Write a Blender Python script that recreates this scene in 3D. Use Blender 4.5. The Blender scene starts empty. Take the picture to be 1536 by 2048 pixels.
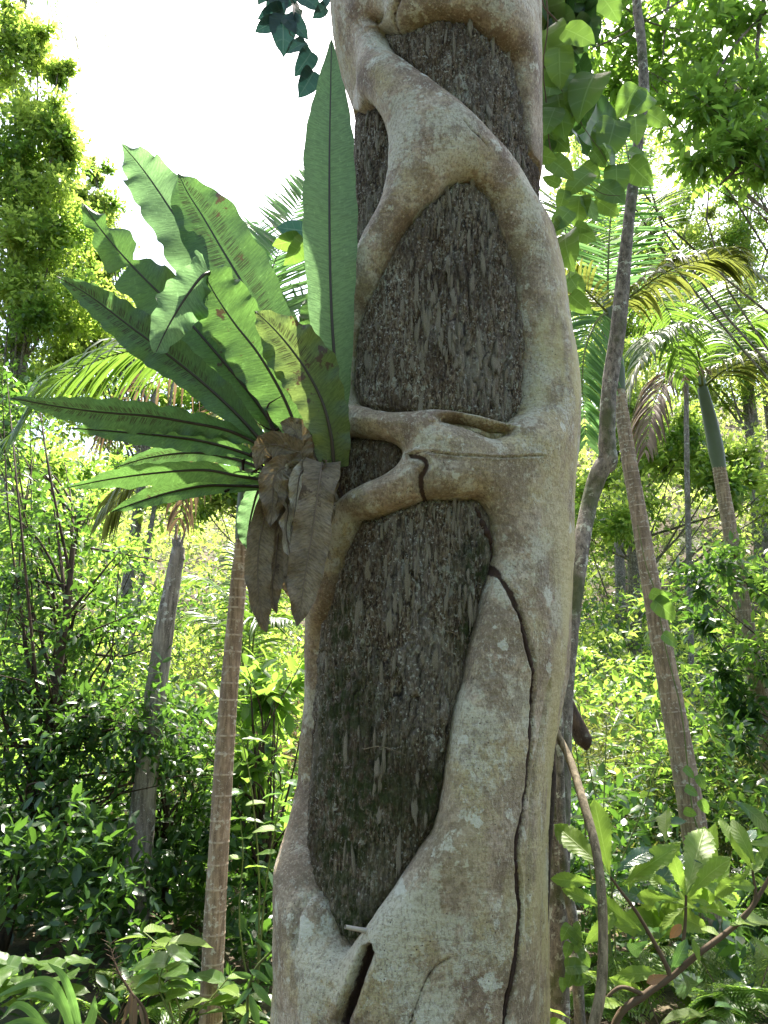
import bpy, math, random
import numpy as np
from mathutils import Vector, Matrix

# ------------------------------------------------------------------ camera, light, exposure
scene = bpy.context.scene
COL = scene.collection
PITCH = math.radians(15.0)
CAMZ = 1.6
FPX = 1538.0
cam = bpy.data.cameras.new("camera"); cam_o = bpy.data.objects.new("camera", cam); COL.objects.link(cam_o)
cam.sensor_fit = 'VERTICAL'; cam.sensor_height = 24.0; cam.lens = 24.0 * FPX / 2048.0
cam.clip_start = 0.05; cam.clip_end = 600.0
cam_o.location = (0, 0, CAMZ); cam_o.rotation_euler = (math.pi / 2 + PITCH, 0, 0)
scene.camera = cam_o

SUN_EL, SUN_AZ = math.radians(64), math.radians(12)     # azimuth from +Y towards +X: behind the tree, a little right
SUN = Vector((math.sin(SUN_AZ) * math.cos(SUN_EL), math.cos(SUN_AZ) * math.cos(SUN_EL), math.sin(SUN_EL)))
world = bpy.data.worlds.new("World"); scene.world = world; world.use_nodes = True
wn = world.node_tree; bg = wn.nodes['Background']
sky = wn.nodes.new('ShaderNodeTexSky'); sky.sky_type = 'NISHITA'; sky.sun_disc = False
sky.sun_elevation = SUN_EL; sky.sun_rotation = SUN_AZ; sky.air_density = 1.0; sky.dust_density = 4.0; sky.ozone_density = 1.0
wn.links.new(sky.outputs[0], bg.inputs['Color']); bg.inputs['Strength'].default_value = 0.15
sl = bpy.data.lights.new("sun", 'SUN'); sl.energy = 5.0; sl.angle = math.radians(0.5); sl.color = (1.0, 0.94, 0.84)
so = bpy.data.objects.new("sun", sl); COL.objects.link(so); so.location = SUN * 40
so.rotation_euler = SUN.to_track_quat('Z', 'Y').to_euler()
scene.view_settings.view_transform = 'Standard'; scene.view_settings.look = 'None'
scene.view_settings.gamma = 1.0; scene.view_settings.use_curve_mapping = False
scene.view_settings.exposure = 2.0
scene.cycles.max_bounces = 8; scene.cycles.diffuse_bounces = 4; scene.cycles.glossy_bounces = 2
scene.cycles.transmission_bounces = 4; scene.cycles.use_denoising = True

rng = np.random.default_rng(7)
random.seed(5)

# ------------------------------------------------------------------ helpers
CP, SP = math.cos(PITCH), math.sin(PITCH)
def ray(px, py):
    u = (px - 768.0) / FPX; v = (1024.0 - py) / FPX
    return np.array([u, CP - v * SP, SP + v * CP])
def P(px, py, Y):
    """the point at distance Y in front of the viewer that lies in the direction of a spot in the photograph"""
    d = ray(px, py); return np.array([0, 0, CAMZ]) + d * (Y / d[1])
def scale_at(p):
    """metres per photo pixel at p"""
    return (p[1] * CP + (p[2] - CAMZ) * SP) / FPX

def mesh_np(name, V, F, smooth=True, uv=None, attrs=None):
    me = bpy.data.meshes.new(name)
    V = np.asarray(V, np.float32); F = np.asarray(F, np.int32)
    me.vertices.add(len(V)); me.vertices.foreach_set('co', V.ravel())
    k = F.shape[1]
    me.loops.add(F.size); me.loops.foreach_set('vertex_index', F.ravel())
    me.polygons.add(len(F)); me.polygons.foreach_set('loop_start', np.arange(0, F.size, k, dtype=np.int32))
    if uv is not None:
        l = me.uv_layers.new(name='UVMap'); l.data.foreach_set('uv', np.asarray(uv, np.float32)[F.ravel()].ravel())
    if attrs:
        for an, av in attrs.items():
            a = me.attributes.new(an, 'FLOAT', 'POINT'); a.data.foreach_set('value', np.asarray(av, np.float32))
    me.update(calc_edges=True)
    if smooth: me.polygons.foreach_set('use_smooth', np.ones(len(F), bool))
    return me
def link(name, me, mat=None, parent=None, loc=None):
    o = bpy.data.objects.new(name, me); COL.objects.link(o)
    if mat is not None and me is not None and not me.materials: me.materials.append(mat)
    if parent is not None: o.parent = parent
    if loc is not None: o.location = loc
    return o
def tag(o, label=None, cat=None, group=None, kind=None):
    if label: o['label'] = label
    if cat: o['category'] = cat
    if group: o['group'] = group
    if kind: o['kind'] = kind
    return o
def thing(name, label, cat, loc=(0, 0, 0), group=None):
    return tag(link(name, None, loc=tuple(loc)), label, cat, group)

def spline(pts, n):
    """Catmull-Rom through the rows of pts, n samples"""
    p = np.asarray(pts, float)
    if len(p) == 2: t = np.linspace(0, 1, n)[:, None]; return p[0] * (1 - t) + p[1] * t
    q = np.vstack([2 * p[0] - p[1], p, 2 * p[-1] - p[-2]])
    t = np.linspace(0, len(p) - 1 - 1e-9, n); i = t.astype(int); f = (t - i)[:, None]
    a, b, c, d = q[i], q[i + 1], q[i + 2], q[i + 3]
    return 0.5 * (2 * b + (c - a) * f + (2 * a - 5 * b + 4 * c - d) * f ** 2 + (3 * b - a - 3 * c + d) * f ** 3)
def norm(v): return v / np.maximum(np.linalg.norm(v, axis=-1, keepdims=True), 1e-9)

_tab = np.random.default_rng(11).random((256, 256))
def vn(x, y, s=0):
    xi = np.floor(x).astype(int); yi = np.floor(y).astype(int); fx = x - xi; fy = y - yi
    fx = fx * fx * (3 - 2 * fx); fy = fy * fy * (3 - 2 * fy)
    g = lambda a, b: _tab[(a + s * 37) & 255, (b + s * 91) & 255]
    return (g(xi, yi) * (1 - fx) + g(xi + 1, yi) * fx) * (1 - fy) + (g(xi, yi + 1) * (1 - fx) + g(xi + 1, yi + 1) * fx) * fy
def fbm(x, y, s=0, o=4):
    r = 0; a = .5; t = 0
    for k in range(o):
        r = r + a * vn(x * 2 ** k, y * 2 ** k, s + k); t += a; a *= .5
    return r / t
def cells(x, y, s=0):
    """Worley cells: (id value of nearest cell, F2-F1, offsets to its centre)"""
    xi = np.floor(x).astype(int); yi = np.floor(y).astype(int)
    b1 = np.full(x.shape, 9.); b2 = np.full(x.shape, 9.); v = np.zeros(x.shape); ox = np.zeros(x.shape); oy = np.zeros(x.shape)
    for i in (-1, 0, 1):
        for j in (-1, 0, 1):
            cx = xi + i; cy = yi + j
            jx = cx + _tab[(cx + s) & 255, cy & 255]; jy = cy + _tab[cx & 255, (cy + s * 7 + 31) & 255]
            d = np.hypot(x - jx, y - jy); m = d < b1
            b2 = np.where(m, b1, np.minimum(b2, d)); b1 = np.where(m, d, b1)
            v = np.where(m, _tab[(cx * 3 + s) & 255, (cy * 5) & 255], v); ox = np.where(m, x - jx, ox); oy = np.where(m, y - jy, oy)
    return v, b2 - b1, ox, oy

def tube(pts, rad, sides=10, n=None, rough=0.0, seed=0, ring=None, cap=True):
    p = spline(pts, n or max(8, len(pts) * 6)); m = len(p)
    r = np.interp(np.linspace(0, 1, m), np.linspace(0, 1, len(np.atleast_1d(rad))), np.atleast_1d(rad)) if np.ndim(rad) else np.full(m, rad)
    t = norm(np.gradient(p, axis=0)); ref = np.array([0.31, -0.9, 0.3]) if abs(t[0][1]) < .9 else np.array([1., 0, 0])
    a = norm(np.cross(t, ref)); b = np.cross(t, a)
    th = np.linspace(0, 2 * np.pi, sides, endpoint=False)
    L = np.concatenate([[0], np.cumsum(np.linalg.norm(np.diff(p, axis=0), axis=1))])
    R = r[:, None] * np.ones((1, sides))
    if rough: R = R * (1 + rough * (fbm(np.cos(th)[None] * 2 + 5 + L[:, None] * 2, np.sin(th)[None] * 2 + 9 + L[:, None] * 5, seed) - .5) * 2)
    if ring is not None: R = R + ring(L)[:, None]
    V = p[:, None] + R[..., None] * (a[:, None] * np.cos(th)[None, :, None] + b[:, None] * np.sin(th)[None, :, None])
    V = V.reshape(-1, 3); i = np.arange(m - 1)[:, None] * sides; j = np.arange(sides)[None]; k = (j + 1) % sides
    F = np.stack([i + j, i + k, i + sides + k, i + sides + j], -1).reshape(-1, 4)
    uv = np.stack([np.repeat(L, sides), np.tile(th / 6.2832, m)], -1)
    if cap:
        V = np.vstack([V, p[0], p[-1]]); uv = np.vstack([uv, [0, 0], [L[-1], 0]])
        j = np.arange(sides); k = (j + 1) % sides; o = (m - 1) * sides
        F = np.vstack([F, np.stack([k, j, np.full(sides, len(V) - 2), np.full(sides, len(V) - 2)], -1)])
        F2 = np.stack([o + j, o + k, np.full(sides, len(V) - 1), np.full(sides, len(V) - 1)], -1)
        F = np.vstack([F, F2])
        # end caps as degenerate-free triangles are kept in a second list
    return V, F, uv
def tube_mesh(name, *a, **k):
    k['cap'] = False
    V, F, uv = tube(*a, **k); return mesh_np(name, V, F, uv=uv)
def join(parts):
    Vs, Fs, Us, n = [], [], [], 0
    for V, F, U in parts: Vs.append(V); Fs.append(F + n); Us.append(U); n += len(V)
    return np.vstack(Vs), np.vstack(Fs), np.vstack(Us)

# leaf templates: (along, side, normal) + triangles
T2 = (np.array([[0, 0, 0], [.42, .5, .12], [1, 0, -.08], [.42, -.5, .12]]), np.array([[0, 2, 1], [0, 3, 2]]))
T6 = (np.array([[0, 0, 0], [.22, .36, .1], [.6, .44, .1], [1, 0, -.16], [.6, -.44, .1], [.22, -.36, .1], [.5, 0, .0]]),
      np.array([[0, 6, 1], [1, 6, 2], [2, 6, 3], [0, 5, 6], [6, 5, 4], [6, 4, 3]]))
def leaves(pos, dr, up, L, W, tmpl=T6):
    """one small folded blade per row"""
    tv, tf = tmpl; dr = norm(dr); sd = norm(np.cross(up, dr)); nm = np.cross(dr, sd)
    L = L[:, None, None]; W = W[:, None, None]
    V = pos[:, None] + dr[:, None] * tv[None, :, :1] * L + sd[:, None] * tv[None, :, 1:2] * W + nm[:, None] * tv[None, :, 2:3] * W
    F = tf[None] + (np.arange(len(pos)) * len(tv))[:, None, None]
    return V.reshape(-1, 3), F.reshape(-1, 3)
def sprays(tips, dirs, k, twig, leafL, ratio=.42, droop=.25, g=None, up_bias=1.0):
    """leafy twig ends: k leaves set round each tip"""
    g = g or rng; M = len(tips); dirs = norm(dirs)
    ref = norm(g.normal(size=(M, 3))); a = norm(np.cross(dirs, ref)); b = np.cross(dirs, a)
    idx = np.arange(k)[None]; ang = idx * 2.4 + g.random((M, 1)) * 6.28
    t = idx / k + g.random((M, k)) * .1
    pos = tips[:, None] - dirs[:, None] * (twig * (1 - t))[..., None]
    rad = a[:, None] * np.cos(ang)[..., None] + b[:, None] * np.sin(ang)[..., None]
    dr = rad * (1.1 - .5 * t)[..., None] + dirs[:, None] * (.45 + .5 * t)[..., None]
    dr = dr + g.normal(size=dr.shape) * .22; dr[..., 2] -= droop
    up = np.zeros_like(dr); up[..., 2] = up_bias; up += g.normal(size=up.shape) * .5
    L = leafL * (.6 + .6 * g.random((M, k))); pos += g.normal(size=pos.shape) * twig * .07
    return [x.reshape(-1, 3) for x in (pos, dr, up)] + [L.ravel(), (L * ratio * (.85 + .3 * g.random((M, k)))).ravel()]
def spray_mesh(name, tips, dirs, k, twig, leafL, ratio=.42, droop=.25, tmpl=T6, g=None):
    p, d, u, L, W = sprays(tips, dirs, k, twig, leafL, ratio, droop, g)
    V, F = leaves(p, d, u, L, W, tmpl); return mesh_np(name, V, F, smooth=False)

# ------------------------------------------------------------------ materials
def nm(name):
    m = bpy.data.materials.new(name); m.use_nodes = True; nt = m.node_tree; nt.nodes.clear()
    return m, nt
class N:
    def __init__(s, nt): s.nt = nt
    def __call__(s, t, ins=None, **props):
        n = s.nt.nodes.new('ShaderNode' + t)
        for k, v in props.items(): setattr(n, k, v)
        for k, v in (ins or {}).items():
            if isinstance(v, bpy.types.NodeSocket): s.nt.links.new(v, n.inputs[k])
            else: n.inputs[k].default_value = v
        return n
    def noise(s, vec, scale, detail=5, rough=.55, dist=0):
        return s('TexNoise', {'Vector': vec, 'Scale': scale, 'Detail': detail, 'Roughness': rough, 'Distortion': dist}).outputs['Fac']
    def ramp(s, fac, stops, interp='LINEAR'):
        n = s('ValToRGB', {'Fac': fac}); r = n.color_ramp; r.interpolation = interp
        while len(r.elements) < len(stops): r.elements.new(.5)
        for e, (p, c) in zip(r.elements, stops):
            e.position = p; e.color = (c, c, c, 1) if not isinstance(c, (tuple, list)) else (*c, 1)
        return n.outputs['Color']
    def mix(s, f, a, b, mode='MIX'):
        n = s.nt.nodes.new('ShaderNodeMix'); n.data_type = 'RGBA'; n.blend_type = mode
        for i, v in ((0, f), (6, a), (7, b)):
            if isinstance(v, bpy.types.NodeSocket): s.nt.links.new(v, n.inputs[i])
            else: n.inputs[i].default_value = (*v, 1) if isinstance(v, tuple) and len(v) == 3 else v
        return n.outputs[2]
    def math(s, op, a, b=0.):
        n = s('Math', operation=op)
        for i, v in ((0, a), (1, b)):
            if isinstance(v, bpy.types.NodeSocket): s.nt.links.new(v, n.inputs[i])
            else: n.inputs[i].default_value = v
        return n.outputs[0]
    def mapped(s, vec, sc):
        return s('Mapping', {'Vector': vec, 'Scale': sc}).outputs[0]
    def bump(s, h, strength, dist, normal=None):
        d = {'Height': h, 'Strength': strength, 'Distance': dist}
        if normal is not None: d['Normal'] = normal
        return s('Bump', d).outputs[0]
    def out(s, sh): s('OutputMaterial', {'Surface': sh})

def leaf_mat(name, cols, trans_col, trans=.5, rough=.38, spec=.5, noise_scale=9.0):
    """cols: leaf colours picked per leaf; a thin blade lets part of the light through"""
    m, nt = nm(name); n = N(nt)
    geo = n('NewGeometry'); rnd = geo.outputs['Random Per Island']
    obj = n('TexCoord').outputs['Object']
    k = len(cols)
    c = n.ramp(rnd, [(i / max(1, k - 1), cols[i]) for i in range(k)])
    patch = n.noise(obj, noise_scale * .12, 2)
    c = n.mix(n.math('MULTIPLY', patch, .45), c, tuple(x * .6 for x in cols[0]))
    tc = n.mix(n.math('MULTIPLY', rnd, .6), trans_col, tuple(min(1, x * 1.35) for x in trans_col))
    pr = n('BsdfPrincipled', {'Base Color': c, 'Roughness': rough, 'Specular IOR Level': spec})
    tr = n('BsdfTranslucent', {'Color': tc})
    n.out(n('MixShader', {0: trans, 1: pr.outputs[0], 2: tr.outputs[0]}).outputs[0]); return m
def bark_mat(name, dark, light, lichen=(.42, .44, .36), lich=.5, sc=30., stretch=.25, bump=.006, ringed=None, moss=None):
    m, nt = nm(name); n = N(nt); obj = n('TexCoord').outputs['Object']
    v = n.mapped(obj, (1, 1, stretch))
    a = n.noise(v, sc, 8, .65); b = n.noise(obj, sc * .2, 4)
    c = n.mix(n.ramp(a, [(.40, 0.), (.58, 1.)]), dark, light)
    c = n.mix(n.ramp(b, [(.46, 0.), (.60, .65)]), c, tuple(x * .45 for x in light))
    c = n.mix(n.ramp(n.noise(obj, sc * 3.2, 3, .7), [(.56, 0.), (.66, .5)]), c, tuple(min(1, x * 1.5) for x in light))
    lf = n.math('MULTIPLY', n.ramp(n.noise(obj, sc * .55, 6, .7), [(.56, 0.), (.6, 1.)]), n.ramp(n.noise(obj, sc * .12, 3), [(.62 - lich * .25, 0.), (.7 - lich * .2, 1.)]))
    c = n.mix(lf, c, lichen)
    if moss: c = n.mix(n.ramp(n.noise(obj, 4., 5), [(.52, 0.), (.62, .8)]), c, moss)
    h = n.math('ADD', a, n.math('MULTIPLY', n.noise(obj, sc * 3, 3), .4))
    if ringed:
        uv = n('TexCoord').outputs['UV']; at = n('Attribute', attribute_name='ring').outputs['Fac']
        rf = n.math('MULTIPLY', n.ramp(at, [(.3, 0.), (.8, 1.)]), n.ramp(n.noise(obj, 45., 4), [(.42, .1), (.56, 1.)]))
        c = n.mix(rf, c, ringed)
    pr = n('BsdfPrincipled', {'Base Color': c, 'Roughness': .85, 'Specular IOR Level': .25, 'Normal': n.bump(h, .7, bump)})
    n.out(pr.outputs[0]); return m
def plain_mat(name, col, rough=.7, var=.35, sc=20., bump=.002, trans=None):
    m, nt = nm(name); n = N(nt); obj = n('TexCoord').outputs['Object']
    a = n.noise(obj, sc, 5, .6)
    c = n.mix(a, tuple(x * (1 - var) for x in col), tuple(min(1, x * (1 + var)) for x in col))
    pr = n('BsdfPrincipled', {'Base Color': c, 'Roughness': rough, 'Specular IOR Level': .3, 'Normal': n.bump(a, .5, bump)})
    if trans:
        tr = n('BsdfTranslucent', {'Color': c}); n.out(n('MixShader', {0: trans, 1: pr.outputs[0], 2: tr.outputs[0]}).outputs[0])
    else: n.out(pr.outputs[0])
    return m

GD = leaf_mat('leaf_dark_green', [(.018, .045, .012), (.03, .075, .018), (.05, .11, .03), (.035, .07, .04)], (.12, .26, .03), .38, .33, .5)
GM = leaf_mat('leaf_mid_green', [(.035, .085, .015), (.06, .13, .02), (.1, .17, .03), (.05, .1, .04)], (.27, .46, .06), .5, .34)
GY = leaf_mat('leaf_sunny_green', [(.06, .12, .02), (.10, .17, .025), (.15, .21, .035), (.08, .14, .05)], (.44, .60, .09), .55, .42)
GH = leaf_mat('leaf_hill_mixed', [(.04, .08, .02), (.1, .15, .03), (.17, .2, .05), (.12, .1, .05), (.06, .11, .03)], (.40, .50, .12), .52, .5)
GP = leaf_mat('palm_green', [(.035, .085, .012), (.06, .12, .02), (.1, .16, .03)], (.17, .30, .035), .42, .4)
GPY = leaf_mat('palm_yellowing', [(.07, .10, .02), (.12, .12, .035), (.06, .10, .02)], (.24, .28, .05), .38, .5)
DRY = leaf_mat('dry_brown_leaflets', [(.1, .07, .045), (.17, .12, .08), (.24, .19, .13)], (.25, .17, .09), .25, .7, .2)
BROWN_STEM = plain_mat('brown_stem', (.09, .06, .035), .8)
GREEN_STEM = plain_mat('green_stem', (.1, .13, .03), .6)
GPB = leaf_mat('palm_backlit_green', [(.05, .11, .02), (.08, .15, .03), (.1, .17, .04)], (.20, .40, .12), .55, .4)
SHAFT = plain_mat('crownshaft_green', (.09, .12, .07), .5, .25, 8.)
PALM_TRUNK = bark_mat('palm_trunk_bark', (.14, .10, .065), (.32, .24, .16), (.42, .39, .31), .9, 60., .10, .004, ringed=(.42, .36, .27))
GREY_BARK = bark_mat('grey_lichen_bark', (.06, .052, .04), (.22, .195, .155), (.38, .40, .32), .9, 45., .5, .006, moss=(.06, .075, .025))
SNAG_BARK = bark_mat('weathered_snag_wood', (.09, .075, .06), (.30, .26, .22), (.45, .44, .40), .6, 30., .1, .008)
DARK_BARK = bark_mat('dark_brown_bark', (.025, .018, .012), (.08, .055, .035), (.2, .2, .15), .2, 30., .3, .005)
LIANA = bark_mat('liana_bark', (.09, .07, .04), (.25, .20, .125), (.32, .3, .2), .3, 60., .12, .003)

# ------------------------------------------------------------------ ground
def ground_z(x, y):
    x = np.asarray(x, float); y = np.asarray(y, float)
    r = np.clip(y - 9.5, 0, None)
    hill = r * .30 + np.clip(r - 6, 0, None) * .22
    side = 1 + .35 * np.clip((x - 1) / 12, -.5, 1)
    return np.minimum(hill * side, 16.5) + (fbm(x * .35 + 40, y * .35 + 40, 3) - .5) * .5 * np.clip((y - 3.5) / 4, 0, 1) + np.clip((y - 4) * .04, 0, .2)
gx = np.concatenate([np.linspace(-400, -32, 14), np.linspace(-30, 30, 121), np.linspace(32, 400, 14)])
gy = np.concatenate([np.linspace(-300, -12, 12), np.linspace(-10, 60, 141), np.linspace(64, 500, 20)])
GX, GY_ = np.meshgrid(gx, gy); nxg = len(gx)
ii = (np.arange(len(gy) - 1)[:, None] * nxg + np.arange(nxg - 1)[None]).ravel()
gm, nt = nm('forest_floor'); n = N(nt); ob = n('TexCoord').outputs['Object']
c = n.ramp(n.noise(ob, 3., 8, .7), [(.3, (.025, .018, .01)), (.5, (.07, .05, .03)), (.7, (.15, .11, .065))])
c = n.mix(n.ramp(n.noise(ob, .8, 4), [(.5, 0.), (.6, .7)]), c, (.04, .06, .02))
n.out(n('BsdfPrincipled', {'Base Color': c, 'Roughness': .95, 'Normal': n.bump(n.noise(ob, 25., 6), .8, .03)}).outputs[0])
g_o = link('ground', mesh_np('ground', np.stack([GX.ravel(), GY_.ravel(), ground_z(GX, GY_).ravel()], -1),
           np.stack([ii, ii + 1, ii + nxg + 1, ii + nxg], -1)), gm)
tag(g_o, 'leaf littered forest floor rising to a hillside', kind='structure')

# ------------------------------------------------------------------ host trunk and strangler fig
YT, RH = 3.0, 0.43
def AX(z): return 0.091 + 0.0463 * np.minimum(z, 6.5)
def edge_r(px, py):
    """radius from the trunk's axis of the outline seen at a spot, with its height"""
    d = ray(px, py); z = 2.5
    for _ in range(6):
        dl = math.hypot(d[0], d[1]); r = abs(AX(z) * d[1] - YT * d[0]) / dl
        t = math.sqrt(max(.1, AX(z) ** 2 + YT ** 2 - r * r)) / dl; z = CAMZ + d[2] * t
    return r, z
def on_trunk(px, py, R=RH + .015):
    """(angle round the trunk, height) where the sight line meets it"""
    d = ray(px, py); z = 2.5
    for _ in range(6):
        ax = AX(z); A = d[0] ** 2 + d[1] ** 2; B = d[0] * ax + d[1] * YT; C = ax * ax + YT * YT - R * R
        q = B * B - A * C
        t = (B - math.sqrt(q)) / A if q > 0 else B / A
        z = CAMZ + d[2] * t
    x = d[0] * t - AX(z); y = YT - d[1] * t
    u = math.atan2(x, y)
    if q <= 0: u = math.copysign(1.45 + (math.hypot(x, y) - R) * 9, u)
    return u, z

openings = [
 [(754,54),(793,52),(827,42),(860,30),(893,25),(935,31),(960,42),(993,67),(1022,92),(1039,117),(1045,146),(1052,179),(1058,217),(1062,258),(1066,300),(1085,322),(1104,360),(1108,400),(1100,432),(1088,425),(1077,410),(1060,379),(1043,350),(1022,317),(993,283),(960,246),(927,212),(893,183),(852,150),(810,119),(777,96),(760,75)],
 [(710,221),(735,204),(756,225),(768,250),(777,283),(778,317),(775,354),(768,388),(756,421),(739,454),(722,488),(706,525),(693,562),(680,560),(672,500),(665,400),(665,300),(680,215)],
 [(922,352),(945,350),(960,360),(977,375),(993,396),(1006,425),(1018,458),(1031,488),(1041,517),(1048,554),(1056,604),(1060,650),(1065,690),(1066,733),(1062,775),(1056,817),(1039,833),(1018,846),(977,836),(935,825),(893,817),(852,819),(810,822),(777,822),(743,817),(714,810),(697,806),(691,792),(688,771),(692,733),(695,692),(700,667),(708,633),(718,600),(735,567),(752,529),(768,500),(789,467),(818,433),(847,406),(872,383),(897,362)],
 [(678,868),(718,869),(747,871),(777,877),(793,887),(802,900),(800,917),(789,933),(768,948),(743,960),(718,971),(697,983),(681,994),(660,1000),(645,930),(650,875)],
 [(885,841),(918,838),(956,847),(993,858),(1012,866),(1002,873),(981,877),(956,867),(922,852),(893,845)],
 [(706,1037),(727,1031),(760,1021),(793,1012),(827,1000),(852,992),(893,990),(935,990),(960,992),(977,1004),(989,1025),(995,1050),(998,1083),(997,1117),(989,1150),(977,1187),(966,1225),(956,1262),(947,1300),(938,1355),(924,1400),(912,1437),(906,1482),(897,1528),(890,1573),(883,1619),(876,1655),(856,1687),(828,1719),(801,1756),(773,1792),(746,1829),(723,1861),(705,1888),(693,1905),(682,1904),(669,1888),(655,1870),(646,1838),(634,1806),(619,1779),(610,1747),(603,1710),(596,1665),(590,1610),(588,1573),(593,1528),(598,1482),(604,1414),(611,1355),(619,1305),(637,1233),(656,1171),(672,1112),(689,1071)],
 [(746,38),(768,31),(772,44),(756,50)],
]
sil_L = [(660,0),(664,50),(672,100),(690,150),(706,200),(704,540),(690,570),(682,600),(672,650),(669,700),(672,750),(680,780),(682,800),(680,850),(685,870),(690,900),(688,950),(683,980),(671,1005),(658,1030),(648,1060),(633,1100),(620,1150),(612,1200),(605,1250),(597,1300),(592,1350),(588,1400),(580,1450),(572,1500),(565,1550),(560,1600),(561,1650),(555,1700),(547,1740),(546,1800),(548,1850),(546,1900),(548,1950),(545,2000),(541,2048)]
sil_R = [(1073,0),(1073,50),(1080,100),(1083,150),(1083,200),(1078,250),(1074,300),(1076,340),(1080,380),(1085,405),(1100,450),(1118,500),(1130,550),(1138,600),(1145,650),(1155,700),(1160,750),(1162,800),(1160,850),(1157,900),(1152,950),(1149,1000),(1150,1100),(1145,1150),(1143,1200),(1142,1250),(1140,1300),(1138,1350),(1128,1400),(1118,1450),(1108,1500),(1103,1550),(1100,1600),(1098,1650),(1092,1700),(1085,1750),(1080,1800),(1077,1850),(1073,1950),(1068,2048)]
eL = np.array(sorted([edge_r(*p)[::-1] for p in sil_L])); eR = np.array(sorted([edge_r(*p)[::-1] for p in sil_R]))

cols = np.concatenate([np.linspace(-math.pi, -1.92, 26)[:-1], np.linspace(-1.92, 1.92, 430), np.linspace(1.92, math.pi, 26)[1:]])
rows = np.concatenate([np.linspace(-.25, .5, 40)[:-1], np.linspace(.5, 5.15, 1010), np.linspace(5.15, 8.2, 120)[1:]])
UU, ZZ = np.meshgrid(cols, rows); SS = UU * .47

def closed_spline(pts, per=3):
    p = np.asarray(pts, float); m = len(p); out = []
    for i in range(m):
        a, b, c, d = p[i - 1], p[i], p[(i + 1) % m], p[(i + 2) % m]
        for k in range(per):
            f = k / per; out.append(.5 * (2 * b + (c - a) * f + (2 * a - 5 * b + 4 * c - d) * f ** 2 + (3 * b - a - 3 * c + d) * f ** 3))
    return np.array(out)
def seg_dist(X, Y, pts, closed=False, far=.3):
    """distance to a polyline, exact only near it; also the position along it"""
    D = np.full(X.shape, far); T = np.zeros(X.shape); m = len(pts); L = 0
    for i in range(m if closed else m - 1):
        a = pts[i]; b = pts[(i + 1) % m]
        e = b - a; l2 = max(e @ e, 1e-12); l = math.sqrt(l2)
        zlo, zhi = min(a[1], b[1]) - far, max(a[1], b[1]) + far
        r0, r1 = np.searchsorted(rows_key, [zlo, zhi]); 
        x = X[r0:r1]; y = Y[r0:r1]
        if x.size == 0: L += l; continue
        c0, c1 = np.searchsorted(cols_key, [min(a[0], b[0]) - far, max(a[0], b[0]) + far]); x = x[:, c0:c1]; y = y[:, c0:c1]
        t = np.clip(((x - a[0]) * e[0] + (y - a[1]) * e[1]) / l2, 0, 1)
        d = np.hypot(x - a[0] - t * e[0], y - a[1] - t * e[1])
        s = D[r0:r1, c0:c1]; mk = d < s; s[mk] = d[mk]; T[r0:r1, c0:c1][mk] = (L + t * l)[mk]; L += l
    return D, T
rows_key, cols_key = rows, cols * .47
def inside(X, Y, pts):
    r = np.zeros(X.shape, bool); m = len(pts)
    for i in range(m):
        a = pts[i]; b = pts[(i + 1) % m]
        if a[1] == b[1]: continue
        r0, r1 = np.searchsorted(rows_key, sorted([a[1], b[1]]))
        y = Y[r0:r1]; x = X[r0:r1]
        r[r0:r1] ^= x < (b[0] - a[0]) * (y - a[1]) / (b[1] - a[1]) + a[0]
    return r
def to_sz(pts): return np.array([(u * .47, z) for u, z in (on_trunk(*p) for p in pts)])
back = [(2.6, 1.2, .35, .8), (-2.5, 2.6, .3, .7), (2.4, 3.7, .25, .6), (-2.7, 4.6, .3, .5), (0.2, 6.3, .28, .6), (1.6, 6.0, .2, .5), (-1.5, 6.6, .3, .6)]
D = np.full(UU.shape, .3)
ops = [to_sz(closed_spline(o)) for o in openings]
for (u, z, a, b) in back:
    th = np.linspace(0, 2 * np.pi, 28, endpoint=False); ops.append(np.stack([u * .47 + a * np.cos(th) * (1 + .2 * np.sin(2 * th)), z + b * np.sin(th)], -1))
for o in ops:
    d, _ = seg_dist(SS, ZZ, o, True, .2); ins = inside(SS, ZZ, o)
    D = np.where(ins, -d, np.where(D < 0, D, np.minimum(D, d)))
D = D + (fbm(SS * 14, ZZ * 14, 5, 3) - .5) * .010
EL = np.interp(ZZ, eL[:, 0], eL[:, 1]) - RH; ER = np.interp(ZZ, eR[:, 0], eR[:, 1]) - RH
top = np.clip((ZZ - 5.1) / 1.5, 0, 1); EL = EL * (1 - top) + .1 * top; ER = ER * (1 - top) + .1 * top
EF = np.interp(ZZ, [0, .8, 1.5, 2.2, 2.7, 3.6, 4.6, 5.2], [.11, .10, .095, .085, .08, .085, .10, .09])
def sst(x): x = np.clip(x, 0, 1); return x * x * (3 - 2 * x)
wR = sst((UU - .45) / .85); wL = sst((-UU - .75) / .55)
bk = sst((np.abs(UU) - 1.9) / .5)
E = EF * (1 - wR - wL) + ER * wR + EL * wL; E = E * (1 - bk) + .1 * bk
E = np.maximum(E, .012) + np.where(ZZ < .6, (.6 - ZZ) ** 2 * .45 * (1 + .5 * np.sin(UU * 5)), 0)
W = np.interp(np.abs(UU), [0, 1.0, 1.4], [.15, .13, .085])
x = np.clip(D / W, 0, 1)
H = E * np.sqrt(np.clip(1 - (1 - x) ** 2, 0, 1))
H = H + np.where(D > 0, ((fbm(SS * 4 + 3, ZZ * 2.2, 1, 3) - .5) * .035 + (fbm(SS * 12, ZZ * 9, 2, 3) - .5) * .010) * sst(D / .07) * (1 - wR * .6 - wL * .6), 0)
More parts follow.
